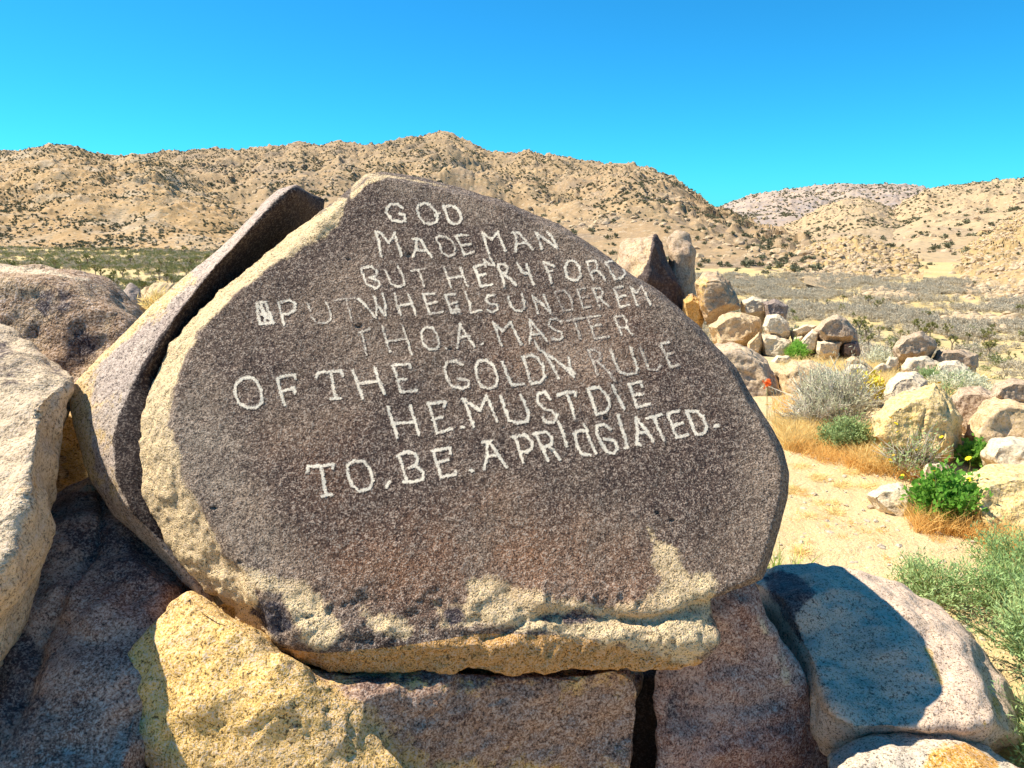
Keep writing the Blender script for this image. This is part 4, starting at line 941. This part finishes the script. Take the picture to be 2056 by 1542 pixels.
boulder('rust_boulder', 'rounded rust brown boulder leaning on the rock column', [(1390, 566), (1410, 545), (1440, 543), (1466, 562), (1480, 592), (1486, 616), (1440, 634), (1416, 646), (1402, 620)], 15.5, M_brn, thick=1.5, smooth=3, tilt=.2, spec={'ochre': [([(1390, 560), (1430, 550), (1420, 640), (1395, 620)], 30, .6)]})
boulder('orange_rock', 'small orange rock left of the rust brown boulder', [(1368, 600), (1390, 590), (1408, 600), (1414, 640), (1410, 660), (1375, 660)], 15.9, M_brn, thick=.7, smooth=2, cat='rock', spec={'ochre': [([(1360, 590), (1420, 590), (1420, 660), (1360, 660)], 30, .8)]})
mids = [
 ('tan_boulder', 'broad tan boulder below the rust brown boulder', [(1418, 655), (1450, 630), (1490, 624), (1525, 640), (1530, 670), (1500, 692), (1440, 700)], 13.5, M_tan, 1.2, .3),
 ('tan_boulder', 'tan knob wedged under the broad tan boulder', [(1500, 690), (1525, 665), (1532, 690), (1528, 715), (1500, 712)], 12.5, M_tan, .7, .2),
 ('pale_boulder', 'flat pale boulder at the top of the rock pile', [(1487, 606), (1510, 596), (1540, 603), (1545, 630), (1490, 634)], 16, M_whi, 1.0, .3),
 ('banded_boulder', 'dark banded boulder at the top right of the rock pile', [(1532, 608), (1556, 600), (1582, 614), (1580, 634), (1540, 640)], 15.5, M_dkb, 1.0, .2),
 ('white_boulder', 'upper of the two stacked whitish boulders', [(1530, 655), (1540, 632), (1560, 630), (1582, 648), (1588, 668), (1574, 678), (1545, 672)], 13, M_whi, .9, .2),
 ('white_boulder', 'lower of the two stacked whitish boulders', [(1524, 690), (1528, 668), (1560, 672), (1588, 688), (1590, 712), (1560, 728), (1530, 715)], 12.6, M_whi, .9, .2),
 ('wedge_stone', 'thin pale wedge stone lying across a gap', [(1588, 664), (1622, 650), (1642, 653), (1630, 664), (1595, 674)], 13, M_whi, .5, .1),
 ('leaning_stone', 'tan stone leaning left of the capped boulder', [(1598, 706), (1612, 680), (1632, 660), (1648, 664), (1640, 700), (1622, 716)], 12.3, M_whi, .7, .2),
 ('small_stone', 'small white stone behind the bright green plant', [(1592, 678), (1612, 674), (1606, 700), (1592, 700)], 12.7, M_whi, .4, .1),
 ('capped_boulder', 'large pale boulder with a purplish top crowning the pile', [(1634, 664), (1650, 642), (1682, 631), (1702, 640), (1720, 664), (1724, 682), (1690, 686), (1650, 682)], 12.3, M_pur, 1.3, .3),
 ('support_stone', 'pale stone supporting the capped boulder from below', [(1640, 684), (1690, 686), (1684, 712), (1650, 716), (1638, 704)], 12.0, M_whi, .8, .1),
 ('support_stone', 'dark shaded stone under the right end of the capped boulder', [(1690, 688), (1722, 684), (1728, 706), (1700, 716), (1688, 710)], 12.2, M_dkb, .7, .1),
 ('low_boulder', 'low whitish rock in front of the stacked pair', [(1545, 730), (1560, 712), (1585, 715), (1592, 732), (1570, 742)], 11.0, M_whi, .5, .3),
 ('sloping_boulder', 'grey tan boulder touching the right rim of the slab', [(1420, 690), (1470, 684), (1510, 700), (1545, 725), (1562, 770), (1572, 825), (1530, 860), (1440, 860)], 7.6, M_pur, 1.3, .5),
 ('round_boulder', 'smooth tan boulder behind the grey sagebrush', [(1558, 745), (1590, 724), (1625, 723), (1665, 738), (1690, 765), (1680, 800), (1600, 815), (1562, 790)], 7.8, M_tan, 1.1, .5),
 ('angular_stone', 'angular whitish stone right of the grassy patch', [(1686, 752), (1706, 732), (1730, 730), (1748, 744), (1752, 762), (1730, 775), (1695, 776)], 8.8, M_whi, .6, .3),
 ('angular_stone', 'narrow pale slab resting on the angular whitish stone', [(1695, 722), (1712, 714), (1738, 728), (1760, 748), (1752, 757), (1725, 738)], 9.1, M_tan, .5, .2),
 ('angular_stone', 'upper small pale stone of the pair beside the pale slab', [(1752, 740), (1772, 728), (1790, 738), (1784, 749), (1760, 750)], 9.4, M_whi, .4, .2),
 ('angular_stone', 'lower small pale stone of the pair beside the pale slab', [(1750, 754), (1786, 752), (1782, 768), (1760, 772)], 9.1, M_tan, .4, .2),
 ('anvil_boulder', 'anvil shaped purplish boulder with a dark right side', [(1788, 700), (1812, 674), (1850, 664), (1878, 682), (1884, 696), (1866, 712), (1830, 718), (1795, 720)], 11.0, M_pur, 1.2, .2),
 ('shelf_boulder', 'flat brown boulder right of the anvil shaped boulder', [(1866, 722), (1885, 702), (1930, 700), (1962, 712), (1966, 736), (1940, 744), (1880, 742)], 11.2, M_pur, 1.2, .2),
 ('low_boulder', 'low pale boulder under the anvil shaped boulder', [(1806, 740), (1822, 718), (1860, 714), (1888, 730), (1884, 756), (1830, 762)], 9.8, M_whi, .8, .4),
 ('low_boulder', 'long whitish boulder under the flat brown boulder', [(1868, 748), (1885, 726), (1920, 724), (1948, 740), (1952, 764), (1880, 770)], 9.6, M_whi, .8, .4),
 ('small_stone', 'small white stone left of the low pale boulders', [(1778, 732), (1786, 716), (1802, 718), (1804, 734), (1792, 742)], 9.8, M_whi, .3, .2),
 ('blocky_boulder', 'blocky pale boulder left of the yellow pyramid boulder', [(1774, 790), (1782, 764), (1804, 748), (1838, 746), (1862, 764), (1868, 800), (1820, 830), (1784, 820)], 6.4, M_whi, .8, .5),
 ('pyramid_boulder', 'big yellow pyramid shaped boulder behind the yellow flowers', [(1742, 880), (1752, 836), (1790, 802), (1850, 776), (1880, 768), (1912, 800), (1934, 832), (1934, 890), (1922, 925), (1880, 944), (1830, 930), (1780, 912)], 5.0, M_yel, .9, .45),
 ('brown_slab', 'flat brown slab behind the yellow pyramid boulder', [(1900, 800), (1925, 778), (1970, 774), (2010, 790), (2000, 850), (1940, 880), (1915, 850)], 6.0, M_pur, .8, .5),
 ('purple_cap', 'purplish cap rock lying on the large boulder at the right edge', [(1984, 795), (1998, 773), (2030, 761), (2062, 764), (2110, 790), (2100, 810), (2040, 812), (1992, 806)], 5.35, M_pur, .6, .2),
 ('streaked_boulder', 'large streaked boulder at the right edge under the cap rock', [(1926, 875), (1945, 838), (1975, 806), (2010, 796), (2110, 800), (2180, 880), (2150, 940), (1960, 925)], 5.2, M_tan, .9, .4),
 ('speckled_boulder', 'white speckled low boulder at the right edge', [(1968, 915), (1985, 884), (2020, 876), (2090, 884), (2150, 920), (2130, 965), (1990, 955)], 4.6, M_whi, .6, .5),
 ('sandy_boulder', 'large sandy coloured boulder right of the leafy green plant', [(1912, 1010), (1926, 962), (1960, 942), (2010, 934), (2070, 930), (2250, 960), (2260, 1110), (2056, 1115), (1960, 1085), (1925, 1060)], 3.95, M_yel, .9, .6),
 ('ledge_stone', 'low white ledge stone left of the leafy green plant', [(1738, 992), (1770, 975), (1806, 970), (1832, 990), (1838, 1035), (1815, 1055), (1790, 1020)], 4.05, M_whi, .4, .6),
 ('hidden_stone', 'small white stone just behind the leafy green plant', [(1846, 950), (1856, 930), (1890, 924), (1908, 938), (1904, 960), (1850, 965)], 4.5, M_whi, .35, .4),
]
for nm, lab, ol, d, mt, th, tl in mids:
    boulder(nm, lab, ol, d, mt, thick=th, tilt=tl, smooth=5, sink=min(.3, .05 * d), cat='stone' if 'stone' in nm else 'boulder', fs=.7, front=.4)
for nm, lab, ol, d, mt, th, tl in [
 ('domed_rock', 'small domed brown rock above the mottled boulder', [(236, 600), (244, 578), (262, 569), (278, 585), (284, 640), (240, 700)], 13, M_dkb, .7, .2),
 ('log_rock', 'pale log shaped rock beside the small domed rock', [(262, 596), (290, 575), (330, 563), (350, 566), (352, 600), (345, 700), (280, 700)], 14, M_tan, 1.0, .2)]:
    boulder(nm, lab, ol, d, mt, thick=th, tilt=tl, smooth=3, sink=1.2, cat='rock')

# ================================================================== JOSHUA TREES
M_jt = plain_mat('joshua_bark', (0.20, 0.15, 0.10), (0.30, 0.24, 0.17), 6)
M_jl = leaf_mat('joshua_leaves', (0.17, 0.18, 0.05), (0.32, 0.30, 0.10), scale=1.5, trans=.1)
def joshua(seed, hgt, nb):
    r_ = np.random.default_rng(seed); TV = []; CV = []
    def limb(a, b, r0, r1):
        pth = np.stack([a + (b - a) * t + np.array([0, 0, .12 * math.sin(t * 3.14)]) * np.linalg.norm(b - a) for t in np.linspace(0, 1, 4)])[None]
        TV.append(tubes(pth, r0, r1, 6))
    def tuft(c, d, s):
        n = 46; dd = rand_unit(n) + d * .9; dd /= np.linalg.norm(dd, axis=1)[:, None]
        v, f = blades(np.repeat(c[None], n, 0) - d * s * .3 * r_.uniform(0, 1, n)[:, None], dd, np.full(n, s) * r_.uniform(.8, 1.2, n), np.full(n, s * .22), seg=1)
        CV.append((v, f))
    top = np.array([r_.uniform(-.1, .1), r_.uniform(-.1, .1), hgt * .48])
    limb(np.zeros(3), top, .17, .12)
    for k in range(nb):
        a = 2 * math.pi * k / nb + r_.uniform(-.4, .4); st = top * r_.uniform(.75, 1)
        e = st + np.array([math.cos(a) * hgt * r_.uniform(.12, .3), math.sin(a) * hgt * r_.uniform(.12, .3), hgt * r_.uniform(.18, .34)])
        limb(st, e, .10, .07); d = (e - st) / np.linalg.norm(e - st); tuft(e, d, hgt * .13)
        for q in range(r_.integers(1, 3)):
            e2 = e + np.array([r_.normal() * .10, r_.normal() * .10, r_.uniform(.06, .18)]) * hgt
            limb(e, e2, .07, .06); tuft(e2, (e2 - e) / np.linalg.norm(e2 - e), hgt * .13)
    tv, tf = merge(TV); cv, cf = merge(CV)
    return new_mesh('trunk', tv, tf, False), new_mesh('crown', cv, cf, False)
JV = [joshua(1, 4.0, 5), joshua(2, 3.6, 3), joshua(3, 4.4, 6), joshua(4, 3.2, 2), joshua(5, 4.0, 4)]
for a, b in JV: a.materials.append(M_jt); b.materials.append(M_jl)
def plant_joshua(px, pyb, hpx, var, label, group=None):
    d = ray(px, pyb)
    r_ = base_r(pyb, CAMZ + 22.6); a = math.atan2(d.x, d.y); x, y = r_ * math.sin(a), r_ * math.cos(a)
    H = hpx / FPX * r_
    e = empty('joshua_tree', (x, y, gz1(x, y) - .05)); s = H / 4.0; e.scale = (s, s, s); e.rotation_euler = (0, 0, rng.uniform(0, 6.28))
    tag(e, label, 'tree', group)
    for nm, me in zip(('trunk', 'crown'), JV[var]):
        o = bpy.data.objects.new(nm, me); COL.objects.link(o); o.parent = e
for px, py, h, v, lab in [
    (203, 573, 32, 2, 'widest Joshua tree above the mottled boulder at left'),
    (226, 562, 28, 0, 'Joshua tree just right of the widest one at left'),
    (335, 556, 26, 4, 'Joshua tree standing just left of the split slab edge'),
    (22, 532, 24, 2, 'Joshua tree at the far left edge above the mottled boulder'),
    (190, 538, 22, 0, 'slim Joshua tree above and left of the widest one'),
    (76, 528, 22, 1, 'single trunked Joshua tree in a sandy gap at left'),
    (1726, 655, 38, 0, 'tallest Joshua tree behind the capped boulder'),
    (1593, 632, 24, 4, 'yellowish Joshua tree right of the banded boulder'),
    (1805, 672, 24, 3, 'Joshua tree with one thin trunk left of the anvil boulder'),
    (1915, 668, 36, 1, 'tall thin Joshua tree right of the anvil boulder'),
    (1870, 650, 30, 2, 'bushy Joshua tree at the front of the right group'),
    (1905, 646, 26, 0, 'Joshua tree behind the tall thin one on the right'),
    (1838, 638, 26, 5 - 1, 'Joshua tree up the valley above the anvil boulder'),
    (2035, 692, 30, 3, 'nearest thin Joshua tree at the right edge'),
    (1988, 640, 24, 1, 'Joshua tree in front of the pale valley stones at right')]:
    plant_joshua(px, py, h, v, lab)
JG = 'joshua trees scattered across the valley'
k = 0
while k < 95:
    px = rng.uniform(-80, 520); py = rng.uniform(492, 585)
    if rng.uniform() < .35 and py > 540: continue
    r_ = base_r(py); plant_joshua(px, py, rng.uniform(3.4, 5.6) / r_ * FPX, int(rng.integers(0, 5)), 'one of the small distant Joshua trees crowding the valley at left', JG + ' at left'); k += 1
for k in range(48):
    px = rng.uniform(1500, 2150); py = 585 + 110 * rng.uniform() ** 1.0
    if px < 1700 and py > 640: continue
    r_ = base_r(py); plant_joshua(px, py, rng.uniform(2.2, 3.6) / r_ * FPX, int(rng.integers(0, 5)), 'one of the small distant Joshua trees dotting the grey scrub at right', JG + ' at right')

# ================================================================== NEAR PLANTS
M_twig = plain_mat('dry_twig', (0.44, 0.38, 0.30), (0.62, 0.55, 0.44), 30)
M_sage = leaf_mat('sage_leaves', (0.52, 0.52, 0.34), (0.70, 0.68, 0.50), scale=8)
M_green = leaf_mat('light_green_leaves', (0.20, 0.30, 0.09), (0.38, 0.46, 0.22), scale=10, trans=.3)
M_vgreen = leaf_mat('vivid_green_leaves', (0.10, 0.26, 0.025), (0.26, 0.48, 0.08), scale=14, trans=.35)
M_art = leaf_mat('feathery_leaves', (0.24, 0.36, 0.12), (0.46, 0.58, 0.26), scale=8, trans=.3)
M_stem = plain_mat('green_stem', (0.20, 0.24, 0.08), (0.32, 0.30, 0.12), 30)
M_dry = leaf_mat('dry_grass', (0.68, 0.38, 0.10), (0.80, 0.56, 0.22), scale=12, trans=.3)
M_drys = leaf_mat('straw_grass', (0.72, 0.52, 0.20), (0.82, 0.66, 0.32), scale=12, trans=.3)
M_grn = leaf_mat('green_grass', (0.25, 0.38, 0.08), (0.45, 0.55, 0.15), scale=12, trans=.3)
M_pet = plain_mat('yellow_petal', (0.85, 0.60, 0.0), (0.95, 0.72, 0.02), 60, .6)
M_disc = plain_mat('flower_disc', (0.55, 0.26, 0.01), (0.65, 0.35, 0.02), 60)
M_red = plain_mat('orange_red_petal', (0.80, 0.10, 0.01), (0.9, 0.18, 0.02), 60)

def shrub(name, label, px, pyb, wpx, hpx, nst, nlf, ll, lw, mleaf, mstem, cat='shrub', up=1.0, t0=.35, r0=.003, spread=.02, sec=2, rmax=15.5, q=None, dome=True):
    q = q or ground_hit(px, pyb, rmax)
    s = q.y * 1.0 / FPX; h = hpx * s * 1.05; w_ = wpx * .5 * s
    (sv, sf), (lv, lf) = bush_parts(h, w_, nst, nlf, ll, lw, t0=t0, r0=r0, spread=spread, sec=sec, up=up)
    e = empty(name, q); tag(e, label, cat)
    link('stem', new_mesh('stem', sv, sf, False), mstem, e); link('foliage', new_mesh('foliage', lv, lf, False), mleaf, e)
    return e
shrub('sagebrush', 'big grey green sagebrush in front of the smooth tan boulder', 1672, 862, 170, 125, 150, 6800, .035, .006, M_sage, M_twig, t0=.45, r0=.0055, spread=.03, sec=4)
shrub('sagebrush', 'loose bare grey sagebrush spreading left of the big one', 1640, 868, 150, 75, 110, 900, .03, .005, M_sage, M_twig, t0=.6, r0=.004, sec=4)
shrub('green_bush', 'small rounded light green bush at the foot of the sagebrush', 1697, 914, 98, 74, 80, 5200, .022, .010, M_green, M_stem, t0=.3, spread=.015)
shrub('leafy_plant', 'vivid green leafy plant between ledge stone and sandy boulder', 1893, 1048, 112, 104, 90, 3600, .031, .024, M_vgreen, M_stem, t0=.25, r0=.003, spread=.02)
shrub('leafy_plant', 'vivid green leafy plant in front of the white speckled boulder', 1972, 938, 80, 48, 45, 1300, .035, .025, M_vgreen, M_stem, t0=.3)
shrub('bright_plant', 'bright green tuft below the stacked whitish boulders', 1600, 722, 46, 30, 60, 2200, .07, .014, M_vgreen, M_stem, t0=.2)
shrub('yellow_bush', 'bush covered in yellow flowers behind the sagebrush', 1738, 812, 80, 58, 60, 2600, .035, .02, plain_mat('yellow_blossom', (0.75, 0.55, 0.03), (0.50, 0.45, 0.10), 30), M_stem, t0=.5)
shrub('twiggy_shrub', 'bare grey twiggy shrub right of the capped boulder', 1738, 712, 62, 46, 70, 300, .06, .01, M_sage, M_twig, r0=.008, sec=4)
shrub('grey_bush', 'low grey green bush behind the yellow pyramid boulder', 1925, 792, 120, 42, 80, 3800, .05, .012, M_sage, M_twig, t0=.3)
shrub('olive_bush', 'small olive bush right of the blocky pale boulder', 1862, 776, 50, 34, 40, 1500, .045, .012, M_green, M_stem, t0=.3)
shrub('grey_bush', 'grey green bush behind the angular pale stones', 1765, 742, 50, 40, 50, 1500, .05, .012, M_sage, M_twig, t0=.3)
shrub('wispy_plant', 'wispy plant with yellow daisies in front of the pyramid boulder', 1822, 958, 130, 100, 60, 700, .025, .010, M_green, M_twig, t0=.2, r0=.0022, sec=4)
shrub('creeping_plant', 'thin green stems trailing down the pyramid boulder', 1905, 845, 50, 90, 20, 350, .03, .012, M_green, M_stem)
shrub('feathery_bush', 'feathery grey green bush behind the grey boulder at right', 0, 0, 260, 220, 170, 13000, .022, .006, M_art, M_stem, t0=.12, r0=.003, spread=.02, sec=4, q=Vector((2.02, 2.45, -.05)))
shrub('feathery_bush', 'feathery bush cut off by the right edge near the lichen boulder', 0, 0, 300, 330, 150, 12000, .022, .006, M_art, M_stem, t0=.10, r0=.003, spread=.02, sec=4, q=Vector((1.84, 2.05, -.25)))
shrub('feathery_bush', 'low feathery sprigs along the top of the grey boulder', 0, 0, 170, 90, 60, 2600, .02, .006, M_art, M_stem, t0=.15, r0=.0025, q=Vector((1.84, 2.95, 0.0)))
shrub('feathery_bush', 'yellowish green feathery bush between the trail and the grey boulder', 0, 0, 200, 110, 90, 4200, .02, .006, M_art, M_stem, t0=.15, r0=.0025, q=Vector((2.08, 2.85, 0.0)))
shrub('feathery_bush', 'small feathery bush behind the others at the right edge', 0, 0, 190, 130, 80, 4200, .02, .006, M_art, M_stem, t0=.15, r0=.0025, q=Vector((2.30, 3.1, 0.0)))
shrub('flowering_plant', 'golden flowering plant between mottled boulder and split slab', 315, 625, 50, 45, 30, 260, .12, .02, M_drys, M_stem, q=P(318, 640, 10))

# flowers: daisies on stalks, each its own thing
def flower_mesh(r):
    V = []; Fc = []; n = 10
    for k in range(n):
        a = 2 * math.pi * k / n; c, s = math.cos(a), math.sin(a); b = len(V)
        w_ = r * .27
        V += [(c * r * .2, s * r * .2, 0), (c * r * .6 - s * w_, s * r * .6 + c * w_, r * .06), (c * r, s * r, -.02 * r), (c * r * .6 + s * w_, s * r * .6 - c * w_, r * .06)]
        Fc.append((b, b + 1, b + 2, b + 3))
    return new_mesh('petals', V, np.array(Fc), False)
bm = bmesh.new(); bmesh.ops.create_uvsphere(bm, u_segments=8, v_segments=5, radius=.34); disc_me = bpy.data.meshes.new('disc')
for v in bm.verts: v.co.z *= .5
bm.to_mesh(disc_me); bm.free(); disc_me.materials.append(M_disc)
pet_me = flower_mesh(1.0); pet_me.materials.append(M_pet)
def daisy(px, py, pyb, rpx, label, group=None, qq=None):
    q = qq or ground_hit(px + rng.uniform(-6, 6), pyb)
    top = P(px, py, q.y - .05); e = empty('daisy', q); tag(e, label, 'flower', group)
    b = np.zeros(3); t = np.array(top - q); pth = np.stack([b + (t - b) * u + np.array([.02 * math.sin(u * 3), 0, 0]) for u in np.linspace(0, 1, 6)])[None]
    sv, sf = tubes(pth, .0022, .0016); link('stalk', new_mesh('stalk', sv, sf, False), M_stem, e)
    r = rpx / FPX * q.y
    rot = (rng.uniform(.2, .9), rng.uniform(-.4, .4), rng.uniform(0, 6))
    for nm, me in (('petals', pet_me), ('disc', disc_me)):
        o = bpy.data.objects.new(nm, me); COL.objects.link(o); o.parent = e; o.location = t; o.scale = (r, r, r); o.rotation_euler = rot
FG = 'yellow daisies in front of the pyramid boulder'
for px, py in [(1788, 838), (1818, 838), (1829, 840), (1799, 850), (1803, 866), (1820, 877), (1840, 882), (1890, 877), (1869, 888), (1838, 903), (1857, 909), (1877, 913), (1788, 924), (1824, 919), (1806, 923), (1852, 922), (1862, 932), (1795, 914)]:
    daisy(px, py, 952, 5, 'small yellow daisy on a thin stalk in front of the pyramid boulder', FG)
for px, py, pyb, r, lab in [(1875, 945, 1048, 5, 'topmost yellow daisy over the vivid green leafy plant'), (1875, 964, 1048, 5, 'orange yellow daisy low on top of the leafy plant'), (1946, 962, 1045, 7, 'largest yellow daisy leaning over the sandy boulder'),
                            (1981, 961, 1045, 4, 'half closed daisy right of the largest one'), (1944, 920, 952, 7, 'yellow daisy between pyramid boulder and green plant'), (1812, 954, 1010, 4, 'small daisy above the ledge stone'),
                            (1541, 812, 870, 6, 'orange yellow daisy beside the slab rim'), (1553, 820, 872, 5, 'daisy right of the one at the slab rim'), (1665, 808, 862, 4, 'small daisy in the middle of the sagebrush'), (1712, 816, 866, 4, 'small daisy at the right of the sagebrush'), (1886, 768, 845, 4, 'small daisy at the tip of the pyramid boulder')]:
    daisy(px, py, pyb, r, lab)
# the red-orange bloom
q = ground_hit(1540, 860); e = empty('paintbrush_flower', q); tag(e, 'orange red bloom in front of the grey tan boulder', 'flower')
t = np.array(P(1540, 770, q.y - .1) - q); pth = np.stack([t * u for u in np.linspace(0, 1, 6)])[None]; sv, sf = tubes(pth, .004, .003); link('stalk', new_mesh('stalk', sv, sf, False), M_stem, e)
nb = 60; v, f = blades(np.repeat(t[None], nb, 0) + rng.normal(size=(nb, 3)) * .012, rand_unit(nb) * .6 + np.array([0, 0, .4]), np.full(nb, .03), np.full(nb, .013), seg=1)
link('petals', new_mesh('petals', v, f, False), M_red, e)

# dry grass (stuff)
def grass(name, label, polys, n, hmin, hmax, wd, mat, lean=.35, zoff=0):
    X = []; 
    for poly, share in polys:
        xs = [p_[0] for p_ in poly]; ys = [p_[1] for p_ in poly]; got = 0; want = int(n * share)
        for _try in range(40):
            if got >= want: break
            a = rng.uniform(min(xs), max(xs), 4000); b = rng.uniform(min(ys), max(ys), 4000)
            k = (poly_sd(a, b, poly) + 8 * n2(a, b, 12, 55, 2) > 0) & (n2(a, b, 9, 88, 3) + rng.uniform(-.5, .5, 4000) > -.1)
            a, b = a[k][:want - got], b[k][:want - got]; got += len(a)
            ang = PITCH + np.arctan((b - 771) / FPX); r_ = CAMZ / np.tan(ang)
            for _ in range(6):
                dd = np.arctan((a - 1028) / FPX); Y = r_; Xw = (a - 1028) / FPX * (Y * cp + (CAMZ) * sp)
                z = gz(Xw, Y); Y2 = (CAMZ - z) / np.tan(ang); r_ = .5 * r_ + .5 * Y2
            Xw = (a - 1028) / FPX * (r_ * cp + (CAMZ - gz(Xw, r_)) * sp)
            ok = r_ < 20
            X.append(np.stack([Xw, r_, gz(Xw, r_) - .01], 1)[ok])
    b = np.concatenate(X); m_ = len(b)
    b[:, :2] += rng.normal(size=(m_, 2)) * .015
    d = np.stack([rng.normal(size=m_) * lean, rng.normal(size=m_) * lean, np.ones(m_)], 1); d /= np.linalg.norm(d, axis=1)[:, None]
    bd = np.stack([rng.normal(size=m_) * lean, rng.normal(size=m_) * lean, -np.abs(rng.normal(size=m_)) * .15], 1)
    v, f = blades(b, d, rng.uniform(hmin, hmax, m_), np.full(m_, wd), bd, 3)
    o = link(name, new_mesh(name, v, f, False), mat); tag(o, label, 'grass', kind='stuff'); return o
grass('dry_grass', 'orange dry grass beneath the bushes beside the trail',
      [([(1575, 880), (1650, 860), (1680, 890), (1720, 915), (1800, 900), (1860, 935), (1850, 970), (1760, 955), (1660, 930), (1580, 910)], .45), ([(1545, 800), (1600, 800), (1640, 860), (1600, 890), (1570, 880)], .12),
       ([(1830, 1040), (1870, 1035), (1960, 1045), (1985, 1060), (1970, 1085), (1900, 1075), (1840, 1068)], .22), ([(1640, 730), (1760, 715), (1740, 745), (1660, 745)], .1), ([(1960, 1075), (2080, 1110), (2080, 1135), (1990, 1105)], .11)],
      14000, .03, .19, .0035, M_dry)
grass('straw_grass', 'pale straw coloured grass among the middle boulders',
      [([(1560, 850), (1660, 870), (1640, 900), (1575, 905)], .2), ([(1700, 880), (1770, 870), (1790, 950), (1720, 940)], .2), ([(1640, 725), (1790, 715), (1800, 790), (1680, 790)], .25), ([(1560, 720), (1700, 700), (1990, 745), (1980, 800), (1850, 800), (1700, 790)], .35)],
      26000, .06, .20, .005, M_drys)
grass('trail_tufts', 'tiny dry tufts dotted over the sandy trail',
      [([(1600 + a, 925 + b), (1600 + a + s, 925 + b - 3), (1600 + a + s, 925 + b + 9), (1600 + a, 925 + b + 8)], .1) for a, b, s in [(-5, 10, 30), (30, 30, 28), (70, 45, 30), (40, 82, 40), (10, 110, 22), (60, 100, 28), (0, 180, 20), (130, 50, 30), (90, 20, 40), (-20, 55, 20)]],
      3600, .015, .055, .003, M_drys, .7)
tp = []
for k in range(46):
    px, py = rng.uniform(1570, 2050), rng.uniform(935, 1190)
    if py < 960 + (px - 1640) * .28: continue
    w_ = rng.uniform(5, 16); tp.append(([(px, py), (px + w_, py - 2), (px + w_, py + 5), (px, py + 5)], .035))
grass('sparse_tufts', 'sparse tiny dry sprigs scattered on the open sand', tp, 2200, .01, .045, .003, M_dry, .8)
grass('green_blades', 'thin green grass blades between slab and grey boulder',
      [([(1545, 1140), (1562, 1142), (1560, 1165), (1546, 1165)], .5), ([(1585, 1150), (1610, 1152), (1606, 1165), (1588, 1165)], .25), ([(1840, 1195), (1870, 1200), (1870, 1225), (1840, 1215)], .25)],
      70, .12, .24, .005, M_grn, .2)
# pebbles on the trail
M_peb = rock_mat('pebble', (0.62, 0.53, 0.40), (0.50, 0.38, 0.26), grain=60, big=3, bdist=.003)
peb_vars = [blobrock('pebble%d' % k, M_peb, 170 + k, .6, 1) for k in range(3)]
n = 7000; a = rng.uniform(.1, .72, n); r_ = 2.4 + 8 * rng.uniform(size=n) ** 1.6
x, y = r_ * np.sin(a), r_ * np.cos(a)
o = scatter('pebbles', np.stack([x, y, gz(x, y)], 1), .005 + .05 * rng.uniform(size=n) ** 7, rng.uniform(0, 6.28, n), peb_vars); tag(o, 'small pale pebbles scattered on the sandy trail', 'pebbles', kind='stuff')
print('objects', len(bpy.data.objects))
